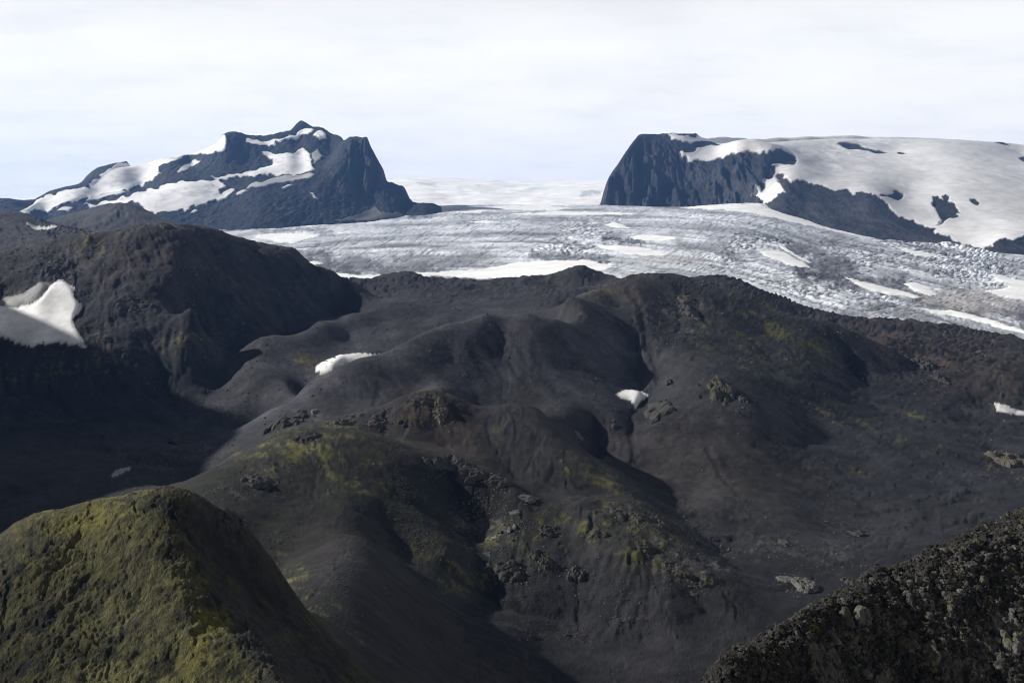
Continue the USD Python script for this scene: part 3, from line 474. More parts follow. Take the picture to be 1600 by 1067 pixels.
SNOWG = [
 ('long snow field along the glacier foot behind the cinder cone', [(655, 427), (700, 424), (745, 421), (800, 412), (860, 408), (920, 407), (960, 415), (945, 421), (900, 425), (860, 432), (780, 436), (720, 434), (680, 431)]),
 ('lens of snow on the ice right of the central crevasses', [(930, 383), (960, 382), (1010, 388), (1045, 397), (1030, 400), (980, 398), (950, 391)]),
 ('thin snow lens below the right cliff, upper of the two in mid glacier', [(982, 370), (1010, 367), (1050, 371), (1056, 375), (1020, 376), (990, 374)]),
 ('small snow wedge on the upper ice left of the lenses', [(944, 352), (960, 346), (985, 356), (965, 356)]),
 ('white snow wedge on the flank of the crevassed hump', [(1181, 390), (1195, 392), (1225, 394), (1250, 408), (1271, 419), (1245, 418), (1215, 408), (1195, 400)]),
 ('narrow white snow ribbon above the wedge on the crevassed hump', [(1214, 379), (1225, 386), (1245, 400), (1268, 410), (1262, 411), (1235, 399), (1218, 387)]),
 ('snow strip beside the dark debris band, lower left of it', [(1320, 434), (1360, 442), (1400, 452), (1440, 463), (1430, 466), (1390, 460), (1350, 450)]),
 ('snow patch beside the dark debris band, upper right of it', [(1411, 444), (1435, 442), (1455, 452), (1466, 460), (1455, 462), (1430, 455)]),
 ('long white snow tongue reaching the right edge along the glacier margin', [(1440, 482), (1480, 484), (1520, 492), (1560, 503), (1600, 515), (1660, 530), (1600, 519), (1560, 511), (1500, 497), (1460, 489)]),
 ('broad snow field on the glacier at the right edge', [(1540, 427), (1570, 430), (1600, 440), (1700, 455), (1700, 480), (1600, 470), (1560, 462), (1535, 455), (1560, 452), (1575, 448)]),
 ('white snow patch on the ice beside the left ridge', [(398, 372), (405, 366), (430, 365), (480, 366), (500, 369), (480, 374), (455, 380), (430, 378)]),
 ('white snow rim along the glacier foot below the left ridge', [(500, 423), (530, 428), (570, 431), (620, 428), (660, 424), (690, 428), (640, 434), (580, 437), (520, 434)]),
 ('pale snow streak on the upper ice in the pass', [(705, 330), (760, 323), (840, 320), (900, 324), (860, 329), (780, 328), (730, 333)]),
 ('faint snow streak on the upper ice below the right cliff', [(790, 334), (880, 330), (960, 331), (1000, 334), (920, 336), (840, 336)]),
 ('pale snow margin at the foot of the right cliffs', [(1060, 325), (1110, 321), (1180, 319), (1220, 332), (1300, 358), (1390, 374), (1360, 372), (1280, 356), (1200, 338), (1130, 328)]),
 ('snow strip on the ice below the second dark cliff', [(1405, 388), (1440, 393), (1490, 403), (1470, 404), (1430, 398)]),
 ('small snow lens on the left half of the glacier', [(732, 346), (760, 344), (780, 347), (755, 349)]),
 ('snow sliver at the corner of the left ridge', [(472, 410), (490, 408), (504, 411), (490, 415), (476, 414)]),
]
gvis = gPY <= np.minimum.accumulate(gPY, 1) + 2
gins = np.zeros(gU.shape, int) - 1
for i, (lb, poly) in enumerate(SNOWG): gins[in_poly(poly, gPX, gPY, i, .9, 14.0, gvis)] = i
gsoft = ndi.gaussian_filter((gins >= 0).astype(float), 2)
rx, ry = gX + 40 * look(NT[0], gX, gY, 260), gY + 40 * look(NT[1], gX, gY, 260)
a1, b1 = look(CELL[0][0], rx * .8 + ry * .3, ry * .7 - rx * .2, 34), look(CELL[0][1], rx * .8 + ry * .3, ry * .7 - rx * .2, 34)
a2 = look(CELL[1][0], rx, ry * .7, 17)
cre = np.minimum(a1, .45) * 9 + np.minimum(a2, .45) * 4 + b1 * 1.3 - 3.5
groove = look(NT[2], rx * .25 + ry * .1, ry, 40) * 1.3 + look(NT[3], rx * .5, ry, 15) * .6
gZ = gZ0 + (groove * (.45 + fall * .5) + f1 * .9 + f2 * .3 - 1.0 * ss(.5, 1.6, f3) + cre * (.018 + np.clip(fall, 0, 2.2) * .5)) * (1 - gsoft * .93) + gsoft * 1.5
DIRT = [([(1250, 425), (1300, 432), (1350, 437), (1400, 442)], 13, .75), ([(1230, 400), (1280, 420), (1330, 432)], 12, .5), ([(1380, 440), (1420, 458), (1460, 475), (1490, 482)], 5, .95), ([(1395, 438), (1430, 452), (1480, 478)], 3, .9), ([(1425, 442), (1440, 458)], 3, .9), ([(1470, 475), (1540, 490), (1600, 500), (1680, 520)], 11, .8), ([(1500, 470), (1580, 482), (1660, 500)], 9, .5), ([(945, 374), (1000, 378)], 4, .7), ([(830, 398), (900, 402), (940, 406)], 6, .5),
        ([(470, 405), (520, 416), (600, 421), (680, 423)], 9, .55), ([(400, 362), (440, 363), (520, 362)], 4, .4), ([(480, 398), (505, 400), (512, 402)], 7, .8), ([(470, 415), (540, 424)], 4, .6), ([(510, 432), (560, 430)], 5, .7), ([(640, 412), (760, 408)], 10, .35), ([(1050, 378), (1100, 385), (1150, 395)], 12, .4), ([(1230, 388), (1280, 398), (1320, 410)], 9, .45), ([(1420, 462), (1560, 468)], 9, .25), ([(1100, 358), (1300, 372)], 10, .2), ([(1320, 480), (1480, 500), (1600, 524)], 9, .35), ([(690, 436), (760, 440)], 5, .6), ([(1440, 395), (1600, 420)], 8, .25), ([(680, 322), (670, 330), (640, 338)], 5, .7)]
band = look(NT[0], rx * .12, ry, 90) * .5 + look(NT[1], rx * .1, ry, 30) * .4 + look(NT[2], rx * .5, ry, 14) * .3
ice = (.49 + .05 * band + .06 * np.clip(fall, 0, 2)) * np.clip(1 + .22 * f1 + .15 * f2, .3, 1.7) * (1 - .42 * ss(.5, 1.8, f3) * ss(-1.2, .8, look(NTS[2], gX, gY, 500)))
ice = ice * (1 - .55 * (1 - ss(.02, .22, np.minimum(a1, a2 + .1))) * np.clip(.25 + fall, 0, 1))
gt = ice[..., None] * np.array([.95, .99, 1.06])
for i, (p, w, a) in enumerate(DIRT): gt = blend(gt, stroke(gPX, gPY, p, w, .9, .6, i) * min(a * 1.5, 1) * ss(-2.4, .2, f1 * .5 + f2 * .4 + band * .4), (.040, .041, .048))
brown = stroke(gPX, gPY, [(1460, 462), (1520, 466), (1580, 474)], 14, .9) + stroke(gPX, gPY, [(1000, 402), (1090, 404)], 6, .9)
gt = blend(gt, np.clip(brown, 0, 1) * .7, (.42, .40, .385))
gt = np.where((gins >= 0)[..., None], (.76 + .04 * look(NT[1], gX, gY, 60))[..., None] * np.array([1, 1, .99]), gt)
GK = np.zeros((gU.shape[0] - 1) * (gU.shape[1] - 1), int)
GT = {0: ('glacier', M_ICE, 'grey crevassed glacier descending from the pass between two mountains', 'glacier', None, 'structure')}
q = quad(gins, lambda q: np.where((q[0] == q[2]) | (q[0] == q[1]), q[0], q[2])).ravel()
for i, (lb, _) in enumerate(SNOWG):
    GK[q == i] = 1 + i; GT[1 + i] = ('snow_patch', M_SNOW, lb, 'snow patch', None, None)
gV = np.stack([gX, gY, gZ], -1)
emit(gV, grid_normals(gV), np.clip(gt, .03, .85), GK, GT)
# ---------------------------------------------------------------- the mountains
def mountain(name, label, pts, sky, px0, px1, d0, d1, nu, ns, snow, rockcol, rib, jag, dirt=(), rust=(), smooth_rock=()):
    sx = np.unique(np.r_[[s[0] for s in sky], np.arange(sky[0][0], sky[-1][0], 7.0)]); sky = list(zip(sx, np.interp(sx, [s[0] for s in sky], [s[1] for s in sky]), np.interp(sx, [s[0] for s in sky], [s[2] for s in sky])))
    pts = list(pts) + [s[:3] for s in sky] + [(s[0], s[1] + (45 if s[0] < 990 else 8), s[2] * 1.035) for s in sky] + [(s[0], s[1] + (130 if s[0] < 990 else 60), s[2] * 1.12) for s in sky]
    f = Field(pts, (px0 - CX) / F, (px1 - CX) / F, d0, d1, 380, 200, aniso=3.0)
    us = np.linspace(f.u0, f.u1, nu); S = f.mesh_params(us, ns, mix=.15, blur=5, m=1200); U = np.repeat(us[:, None], ns, 1)
    vast = None
    def geo(wu, ws):
        k = f.K(U + wu, S + ws); return -k * np.exp(S)
    Y = np.exp(S); X = U * Y; Z = geo(0, 0); px, py = CX + F * U, CY - F * Z / Y
    sn = np.zeros(U.shape, int) - 1
    mn = np.minimum.accumulate(py, 1); vis = py <= mn + 12; front = ndi.gaussian_filter((py <= mn + 1).astype(float), 2)
    for i, (lb, poly, alb) in enumerate(snow): sn[in_poly(poly, px, py, i + 1, 2.8, 13.0, vis)] = i
    isle = np.array([s[2] is None for s in snow] + [False]); white = (sn >= 0) & ~isle[sn]
    soft = ndi.gaussian_filter(white.astype(float), 1.6)
    rock = (1 - ss(.15, .8, soft)) * (.15 + .85 * ss(.2, .9, front))
    gx = np.gradient(Z, axis=1) / (np.gradient(Y, axis=1) + 1e-6); steep = ss(.35, 1.1, np.abs(ndi.gaussian_filter(gx, 5))) ** 1.5
    # ribs and gullies running down the faces: the wall steps in and out along its length
    r1 = look(NT[0], X, Y * .25, 190) + .55 * look(NT[1], X, Y * .3 + Z * .1, 70) + .3 * np.abs(look(NT[2], X, Z * .3, 30)) + .12 * look(NT[3], X, Z * .25, 16)
    ridge = -np.abs(look(NT[3], X + .25 * Z, Y * .5, 110)) - .5 * np.abs(look(NT[1], X - .2 * Z, Y * .5, 45))
    Z = geo(0, rib * r1 * rock * steep / Y) + rock * jag * (.22 + .85 * steep) * (ridge * .8 + .45 * look(NT[2], X, Y, 26) + .7)
    Z = Z + rock * (np.minimum(look(CELL[0][0], X, Y * .6 + Z * .5, 60), .4) * 22 - 5 + look(CELL[1][1], X * 1.6, Y * .3 + Z * .5, 22) * 2.4) * (.07 + steep * .8) * (jag / 12)
    wide = ss(.5, 1, ndi.gaussian_filter(white.astype(float), 5)); Z = Z + (ndi.gaussian_filter(Z, 14) - Z) * wide
    Z = Z + (1 - rock) * (5 + look(NT[0], X, Y, 160) * .8)
    Z = Z + rock * ss(.3, .9, front) * (.2 + .8 * steep) * (jag * .7 * np.abs(look(NT[1], X, Y * .3, 55)) + jag * .35 * look(NT[2], X, Y * .3, 24))
    t = np.ones(U.shape + (3,)) * rockcol * (1 + .22 * r1 + .14 * look(NT[3], X, Z, 18) + .15 * look(NT[1], X * .3, Z + .25 * X, 22))[..., None]
    px2, py2 = CX + F * U, CY - F * Z / Y
    for i, (p, w, a) in enumerate(rust): t = blend(t, stroke(px2, py2, p, w, .9, .6, i) * a, (.034, .025, .024))
    for i, (p, w, a) in enumerate(smooth_rock): t = blend(t, stroke(px2, py2, p, w, .8, .5, i) * a * rock, (.06, .06, .063))
    for i, (lb, poly, alb) in enumerate(snow):
        if alb is None: continue
        m = sn == i
        a = alb * (1 + .05 * look(NTS[0], X, Y * .4, 150) + .03 * look(NTS[1], X * .4, Y, 60)) * (1 - .3 * (1 - ss(.5, .85, soft)))
        a = a * (1 - (.08 if alb < .6 and px0 > 0 else .22) * ss(.5, 1.7, look(NT[1], X * .5 + Z * .5, Z * 1.3, 40) + .5 * look(NT[2], X, Z * 2, 25)))
        t = np.where(m[..., None], np.clip(a, .1, .85)[..., None] * np.array([1.0, .99, .985]), t)
    for i, (p, w, a, c) in enumerate(dirt): t = blend(t, stroke(px, py, p, w, .9, .6, i) * a * (1 - rock) * ss(-1.5, .7, look(NT[2], X * .5, Y, 40)), c)
    tab = {0: (name, M_ROCK, label, 'mountain', None, 'structure')}
    q = quad(sn, lambda q: np.where((q[0] == q[2]) | (q[0] == q[1]), q[0], q[2])).ravel(); key = np.where(q >= 0, q + 1, 0)
    for i, (lb, _, alb) in enumerate(snow): tab[i + 1] = ('snowfield', M_SNOW, lb, 'snowfield', None, None) if alb else ('rock_island', M_ROCK, lb, 'rock outcrop', None, None)
    V = np.stack([X, Y, Z], -1); emit(V, grid_normals(V), np.clip(t, .01, .86), key, tab)

LSKY = [(-40, 345, 4400), (20, 338, 4450), (45, 330, 4500), (70, 316, 4600), (100, 308, 4680), (125, 300, 4720), (130, 286, 4740), (150, 270, 4800), (172, 265, 4850), (210, 258, 4950), (250, 250, 5000), (290, 240, 5050), (325, 230, 5080), (350, 224, 5100), (355, 213, 5060), (364, 209, 5050), (376, 210, 5060), (386, 217, 5100), (410, 219, 5150), (430, 217, 5180), (445, 212, 5180), (457, 208, 5170), (463, 195, 5150), (471, 189.5, 5150), (479, 195, 5150), (490, 203, 5130), (501, 203, 5110), (510, 208, 5080), (525, 216, 5000), (536, 222, 4900), (541, 225, 4800), (546, 217, 4720), (556, 214.5, 4680), (566, 216, 4640), (574, 215, 4600), (578, 226, 4580), (588, 245, 4560), (600, 268, 4540), (604, 283, 4520), (615, 287, 4500), (626, 292, 4490), (632, 294, 4480), (640, 311, 4460), (648, 321, 4440), (660, 322, 4430), (675, 322, 4430), (690, 326, 4430)]
mountain('mountain', 'dark snow-streaked mountain with a pointed peak and a steep right wall', [
    (-40, 362, 3700), (50, 352, 3700), (100, 348, 3900), (200, 352, 3900), (300, 357, 3850), (380, 358, 3760), (480, 354, 3870), (580, 347, 4030), (650, 337, 4180), (690, 332, 4300), *[(px, 395, d) for px, d in ((0, 3500), (200, 3550), (400, 3480), (550, 3650), (690, 3900))],
    (570, 300, 4330), (600, 312, 4280), (630, 318, 4330), (520, 300, 4250), (480, 305, 4180), (420, 322, 3990), (350, 322, 4120), (250, 312, 4200), (200, 322, 4150), (120, 325, 4200), (70, 332, 4150), (560, 250, 4500), (535, 250, 4480), (590, 290, 4400),
    (450, 255, 4600), (400, 277, 4420), (340, 300, 4280), (290, 275, 4480), (480, 240, 4720), (500, 262, 4520), (420, 236, 4850), (340, 255, 4620), (220, 285, 4600), (160, 298, 4450), (440, 285, 4350), (500, 285, 4320), (380, 240, 4800), (470, 220, 4950), (300, 255, 4780), (520, 235, 4800), (270, 300, 4300), (360, 290, 4360)],
    LSKY, -60, 690, 3450, 5750, 480, 330, [
    ('long snow slope falling left along the ridge of the pointed mountain', [(30, 332), (66, 308), (100, 300), (122, 297), (140, 290), (154, 275), (172, 263), (195, 252), (250, 238), (300, 226), (350, 212), (354, 231), (340, 238), (318, 240), (290, 245), (262, 256), (250, 262), (234, 279), (222, 288), (202, 296), (177, 303), (152, 309), (130, 313), (112, 319), (90, 324), (66, 330), (42, 336)], .74),
    ('wide snowfield low on the left half of the pointed mountain', [(128, 322), (150, 318), (185, 310), (215, 301), (240, 296), (260, 291), (285, 285), (310, 282), (335, 284), (350, 288), (335, 296), (345, 300), (360, 293), (368, 300), (350, 308), (330, 316), (310, 323), (290, 327), (250, 334), (235, 330), (215, 318), (200, 316), (165, 325), (145, 325)], .68),
    ('hanging snowfield in the hollow under the pointed peak', [(410, 236), (425, 236), (440, 241), (470, 234), (485, 240), (490, 255), (488, 264), (475, 270), (455, 275), (435, 277), (410, 275), (380, 278), (350, 282), (330, 278), (370, 274), (400, 265), (425, 256), (428, 248)], .66),
    ('snow saddle between the two tops of the pointed mountain', [(380, 225), (388, 217), (400, 219), (420, 221), (440, 217), (458, 209), (478, 199), (490, 203), (480, 210), (455, 215), (430, 222), (425, 230), (405, 226)], .74),
    ('small snow patch right of the pointed summit', [(487, 210), (497, 204), (508, 207), (510, 215), (500, 217)], .7),
    ('oval snow patch on the dark upper slope', [(277, 269), (285, 260), (305, 250), (315, 252), (305, 259), (290, 266)], .6),
    ('grey ice apron below the hanging snowfield', [(390, 288), (420, 283), (450, 276), (480, 271), (492, 272), (480, 280), (455, 284), (430, 288), (400, 295), (385, 294)], .34),
    ('grey snow wedge at the right end of the hanging snowfield', [(488, 240), (496, 232), (503, 243), (511, 240), (500, 250), (490, 256)], .34),
    ('thin snow band above the long snowfield', [(132, 315), (155, 304), (190, 299), (200, 301), (175, 306), (150, 313)], .5),
    ('thin snow wedge below the ridge snow', [(222, 283), (235, 273), (250, 268), (240, 276), (235, 283)], .6),
    ('snow spot on the dark lower slope', [(90, 329), (98, 324), (116, 326), (108, 331)], .6),
    ('narrow snow sliver in the right wall', [(484, 300), (490, 303), (498, 313), (492, 312)], .55),
    ('snow rag low on the dark face', [(440, 294), (450, 290), (460, 287), (455, 292), (445, 295)], .5),
    ('small snow corner at the foot of the wide snowfield', [(298, 332), (305, 327), (310, 331), (304, 333)], .7),
    ('broken snow strip under the dark cliffs', [(368, 303), (380, 298), (388, 298), (378, 304), (370, 305)], .6),
    ('dusting of grey snow on the talus foot', [(520, 345), (540, 341), (575, 330), (585, 322), (590, 332), (610, 334), (640, 336), (600, 343), (560, 346)], .10)],
    np.array([.019, .020, .023]), 40, 10, smooth_rock=[([(430, 322), (455, 330)], 9, .5)])

RSKY = [(900, 335, 5050), (930, 325, 5050), (938, 318, 5060), (944, 296, 5090), (950, 280, 5110), (957, 268, 5130), (966, 256, 5150), (976, 240, 5180), (986, 225, 5200), (996, 214, 5230), (1010, 212, 5260), (1045, 209, 5350), (1065, 209, 5420), (1080, 209, 5500), (1105, 208, 5650), (1120, 206, 5750), (1135, 206, 5800), (1150, 209, 5900), (1170, 211, 6000), (1200, 209, 6100), (1250, 207, 6230), (1300, 206, 6350), (1350, 206, 6400), (1400, 207, 6450), (1450, 209, 6450), (1500, 212, 6450), (1550, 215, 6400), (1600, 219, 6350), (1650, 225, 6300), (1700, 232, 6250), (1770, 243, 6180), (1850, 255, 6100)]
mountain('mountain', 'broad flat-topped mountain with dark cliffs under a snow dome', [
    (900, 350, 4700), (938, 326, 4950), (1000, 323, 4880), (1100, 324, 4690), (1150, 324, 4600), (1190, 320, 4480), (1200, 327, 4280), (1300, 359, 3790), (1400, 378, 3490), (1470, 382, 3290), (1540, 393, 3090), (1600, 401, 2980), (1700, 414, 2880), (1850, 430, 2800), *[(px, 440, d) for px, d in ((900, 4300), (1050, 4200), (1200, 3700), (1300, 3300), (1450, 2880), (1600, 2680), (1750, 2620), (1850, 2600))],
    (960, 300, 5000), (1000, 270, 5020), (1000, 230, 5150), (1045, 214, 5270), (1060, 240, 5080), (1085, 265, 4960), (1110, 264, 4930), (1150, 238, 4890), (1180, 238, 4860), (1205, 238, 4830), (1235, 250, 4830), (1205, 280, 4600), (1190, 300, 4540), (1130, 300, 4740), (1060, 300, 4870), (1100, 215, 5450), (1120, 232, 5180), (1200, 225, 5300), (1215, 262, 4720), (1195, 312, 4490),
    (1225, 286, 4380), (1240, 284, 4370), (1290, 297, 4230), (1360, 311, 3990), (1400, 346, 3720), (1460, 371, 3430), (1260, 320, 4140), (1330, 345, 3830), (1270, 280, 4480), (1300, 245, 5250), (1400, 270, 4800), (1500, 300, 4250), (1600, 340, 3700), (1500, 350, 3640), (1540, 386, 3180), (1300, 283, 4500), (1420, 312, 4180), (1600, 270, 4900), (1700, 300, 4500), (1700, 360, 3500), (1850, 380, 3400), (1850, 310, 4500), (1550, 383, 3150), (1600, 376, 3200), (1400, 230, 5700), (1600, 238, 5700), (1470, 340, 3750)],
    RSKY, 900, 1850, 2620, 7600, 600, 380, [
    ('broad snow dome covering the top of the flat mountain', [(1045, 211), (1080, 212), (1115, 207), (1132, 203), (1138, 170), (1200, 160), (1300, 150), (1600, 150), (1900, 150), (1900, 390), (1600, 373), (1560, 378), (1538, 387), (1500, 378), (1462, 366), (1465, 360), (1440, 350), (1400, 335), (1385, 320), (1360, 305), (1300, 294), (1270, 287), (1250, 284), (1235, 281), (1215, 282), (1228, 300), (1200, 314), (1185, 318), (1180, 312), (1188, 298), (1195, 282), (1210, 276), (1206, 262), (1212, 257), (1240, 258), (1245, 252), (1232, 244), (1225, 238), (1200, 236), (1165, 237), (1150, 238), (1130, 247), (1110, 254), (1095, 253), (1078, 250), (1070, 243), (1060, 236), (1073, 238), (1085, 236), (1100, 230), (1125, 225), (1108, 221), (1085, 220), (1050, 219), (1044, 214)], .55),
    ('long dark rock island high in the snow dome', [(1307, 226), (1312, 223), (1322, 223), (1340, 227), (1358, 233), (1372, 235), (1386, 240), (1375, 241), (1360, 237), (1345, 235), (1325, 234), (1315, 231)], None),
    ('two tiny dark rocks right of the long rock island', [(1401, 241), (1404, 239), (1410, 240), (1416, 242), (1410, 243)], None),
    ('hooked dark rock island in the middle of the snow dome', [(1375, 305), (1390, 306), (1398, 303), (1396, 299), (1403, 297), (1412, 303), (1411, 308), (1404, 316), (1395, 311), (1380, 308)], None),
    ('largest dark rock island low in the snow dome', [(1452, 310), (1460, 310), (1472, 316), (1485, 319), (1495, 325), (1505, 334), (1497, 334), (1500, 340), (1492, 343), (1478, 345), (1470, 350), (1460, 351), (1472, 346), (1466, 334), (1457, 324)], None),
    ('small dark rock just above the largest rock island', [(1472, 308), (1477, 305), (1484, 308), (1482, 315), (1475, 313)], None),
    ('dark rock patch right of the largest rock island', [(1515, 312), (1523, 312), (1530, 318), (1527, 322), (1518, 317)], None),
    ('thin dark rock strip at the top right of the snow dome', [(1555, 222), (1562, 221), (1575, 226), (1579, 229), (1565, 227)], None),
    ('dark rock at the right edge of the snow dome', [(1591, 248), (1600, 244), (1625, 248), (1620, 256), (1600, 253)], None),
    ('small rock tooth on the ice slope above the second cliff', [(1211, 277), (1216, 273), (1227, 274), (1224, 279), (1220, 285), (1214, 281)], None)],
    np.array([.021, .021, .0235]), 34, 8, rust=[([(1030, 250), (1060, 235)], 14, .5), ([(1225, 288), (1240, 292)], 10, .8), ([(1395, 365)], 8, .4)],
    dirt=[([(1120, 232), (1200, 222), (1300, 213)], 9, .6, (.50, .46, .42)), ([(1200, 262), (1300, 275), (1400, 300)], 18, .55, (.36, .35, .35)), ([(1090, 250), (1130, 250)], 6, .5, (.45, .44, .43)), ([(1260, 236), (1300, 232), (1340, 222), (1380, 219)], 9, .9, (.80, .80, .80)), ([(1290, 245), (1300, 254)], 9, .8, (.78, .78, .78)), ([(1450, 350), (1500, 365), (1540, 378)], 12, .6, (.66, .66, .66)), ([(1350, 340), (1420, 350), (1450, 345)], 10, .4, (.38, .37, .37)), ([(1190, 300), (1210, 290)], 12, .7, (.42, .41, .40)), ([(1480, 220), (1530, 225)], 5, .5, (.42, .42, .44)), ([(1160, 212), (1400, 212), (1600, 225)], 8, .35, (.50, .47, .44))])

# far ice cap in the pass
iu = np.linspace((520 - CX) / F, (1060 - CX) / F, 150); isr = np.linspace(0, 1, 90)
sky_y = np.interp(iu * F + CX, [520, 610, 660, 700, 760, 850, 900, 940, 1060], [281, 280, 279, 281, 283, 285, 284, 283, 281])
D = 5300 + 4300 * isr; DD = np.repeat(D[None], len(iu), 0); e = np.sin(isr * np.pi / 2) ** .8
z0 = -(330 - CY) / F * 5300; zt = -(sky_y - CY) / F * 9600
icz = (z0 + 10) + (zt - z0 - 10)[:, None] * ss(0, 1, isr)[None] ** .8 * 1.0
icx = iu[:, None] * DD
icz = icz + look(NT[0], icx, DD, 700) * 5 + look(NT[1], icx, DD, 200) * 1.5
icpx, icpy = CX + F * iu[:, None] + 0 * DD, CY - F * icz / DD
it = np.ones(icz.shape + (3,)) * .80 * (1 + .02 * look(NT[2], icx * .2, DD, 160))[..., None]
for p, w, a in (([(655, 287), (680, 289)], 2, .5), ([(910, 306), (938, 300)], 3, .6), ([(640, 318), (700, 310)], 4, .2), ([(720, 292), (760, 294)], 3, .2)): it = blend(it, stroke(icpx, icpy, p, w, .9, .6) * a, (.25, .25, .27))
iV = np.stack([icx, DD, icz], -1)
emit(iV, grid_normals(iV), it, np.zeros((len(iu) - 1) * (len(isr) - 1), int), {0: ('ice_cap', M_SNOW, 'distant white ice cap filling the pass between the mountains', 'ice cap', None, 'structure')})
# lowland beyond everything
pl = np.array([[-11000, -1500, -290], [11000, -1500, -290], [11000, 12000, -290], [-11000, 12000, -290]], float)
tag(put('lowland', pl, np.array([[0, 1, 2, 3]]), M_ASH, np.full((4, 3), .05)), 'dark lowland far beyond the mountains', 'ground', None, 'structure')
# air
hz = usdkit.material(stage, '/World/Looks/haze', {"v": ("principled_volume", {"color": (0.22, 0.46, 1.0), "density": 3.0e-5, "anisotropy": 0.2})}, [], volume="v.volume")
hb = trimesh.creation.box([22400, 14000, 941]); hb.apply_translation([0, 5300, -291 + 470])
tag(usdkit.mesh(stage, '/World/haze', hb, hz), 'thin blue air', 'haze', None, 'stuff')
# ---------------------------------------------------------------- rocks
def cell3(p, seed, n=60):
    r = np.random.default_rng(seed); q = r.uniform(-1.6, 1.6, (n, 3)); v = r.normal(size=n)
    d, i = cKDTree(q).query(p, k=2); return v[i[:, 0]], d[:, 1] - d[:, 0], d[:, 0]
ICO = {k: trimesh.creation.icosphere(k) for k in (1, 2, 3, 4, 5)}
def rock(seed, level=2, chunk=.22, cells=26):
    m = ICO[level]; n = np.array(m.vertices); r = np.random.default_rng(seed)
    planes = r.normal(size=(9, 3)); planes /= np.linalg.norm(planes, axis=1, keepdims=True)
    d = np.min(np.where(n @ planes.T > .05, r.uniform(.62, .95, 9) / np.maximum(n @ planes.T, .05), 9), 1).clip(.45, 1.25)
    v1, e1, f1 = cell3(n, seed + 1, cells)
    return n * (d * (1 + chunk * .5 * v1 * ss(.0, .12, e1)))[:, None], np.array(m.faces)
def cell2(x, y, seed, n):
    r = np.random.default_rng(seed); q = r.uniform(-1.3, 1.3, (n, 2)); v = r.normal(size=n)
    d, i = cKDTree(q).query(np.c_[x.ravel(), y.ravel()], k=2)
    return v[i[:, 0]].reshape(x.shape), (d[:, 1] - d[:, 0]).reshape(x.shape) * n ** .5
def crag(seed, w, dep, h, level=4, steps=1.0):
    """Bedrock breaking out of a slope: an uneven patch of angular blocks and ledges with cracks between; local x across, y uphill, z out."""
    k = {3: 26, 4: 44, 5: 76}[level]; asp = np.clip(w / dep, .4, 2.5) ** .5; nx, ny = int(k * asp), int(k / asp)
    x, y = np.meshgrid(np.linspace(-1.15, 1.15, nx), np.linspace(-1.15, 1.15, ny), indexing='ij')
    j = np.random.default_rng(seed).normal(size=(2,) + x.shape) * .012; x, y = x + j[0], y + j[1]
    o = seed * 37.0
    wx = x + .16 * look(NT[0], x * 10 + o, y * 10, 8); wy = y + .16 * look(NT[1], x * 10 + o, y * 10, 8)
    v1, e1 = cell2(wx, wy * 1.2, seed, 16); v2, e2 = cell2(wx, wy, seed + 1, 90); v3, e3 = cell2(x, y, seed + 2, 420)
    rr = np.hypot(x, y) + .20 * look(NT[2], x * 10 + o, y * 10, 9) + .06 * v2
    body = ss(1.0, .55, rr)
    z = body * (.42 + .24 * np.clip(v1, -1.3, 1.2) * ss(0, .5, e1) + .15 * np.clip(v2, -1.2, 1.2) * ss(0, .4, e2) + .05 * v3 * steps - .18 * (1 - ss(0, .25, e1)) - .07 * (1 - ss(0, .3, e2)) + .22 * (1 - rr.clip(0, 1)) - .18 * y) - .45 * (1 - body)
    z = ndi.gaussian_filter(z, .6)
    p = np.stack([x * w * .5, y * dep * .5, z * h], -1).reshape(-1, 3); f = grid_faces(nx, ny); f = f[quad(body).ravel() > .04]
    lb, nl = ndi.label(quad(body) > .04); big = 1 + np.argmax(np.bincount(lb.ravel())[1:]); f = grid_faces(nx, ny)[lb.ravel() == big]
    ids, inv = np.unique(f, return_inverse=True); return p[ids], inv.reshape(-1, 4)
def settle(v, at):
    """Stands a crag (local metres, z up) on the ground: every point rises from the ground below it."""
    x, y = v[:, 0] + at[0], v[:, 1] + at[1]; d, i = GTREE.query(np.c_[x / y * 1.0, np.log(y)], k=4); w = 1 / (d + 1e-5)
    g = (gv[SI[i], 2] * w).sum(1) / w.sum(1); return np.c_[v[:, :2], v[:, 2] + g - at[2]]
def stone_mat(name, cols, moss=0.0, scale=1.0, bump=.9):
    nodes = {"oi": ("object_info", {}), "g": ("geometry", {}), "n": ("noise_texture", {"scale": .9 * scale, "detail": 8.0, "roughness": .7}), "n2": ("noise_texture", {"scale": 3.2 * scale, "detail": 6.0, "roughness": .65}),
        "rp": ("rgb_ramp", {"ramp": [(0, cols[0]), (.5, cols[1]), (1, cols[2])]}), "mr": ("map_range", {"from_min": .3, "from_max": .7, "to_min": .5, "to_max": 1.5, "clamp": True}), "sc": ("vector_math", {"math_type": "scale"}),
        "ng": ("separate_xyz", {}), "mk": ("map_range", {"from_min": .56 - .1 * moss, "from_max": .68 - .1 * moss, "to_min": 0.0, "to_max": .9 * min(moss, 1) , "clamp": True}),
        "mx": ("mix_color", {"b": (.085, .082, .018)}), "bp": ("bump", {"strength": bump, "distance": .25 / scale}), "p": ("principled_bsdf", {"roughness": .93, "specular_ior_level": .15})}
    return usdkit.material(stage, '/World/Looks/' + name, nodes, [("g.position", "n.vector"), ("g.position", "n2.vector"), ("n2.fac", "mr.value"), ("oi.random", "rp.fac"), ("rp.color", "sc.vector1"), ("mr.result", "sc.scale"),
        ("n.fac", "mk.value"), ("sc.vector", "mx.a"), ("mk.result", "mx.fac"), ("n2.fac", "bp.height"), ("bp.normal", "p.normal"), ("mx.result", "p.base_color")], surface="p.BSDF")
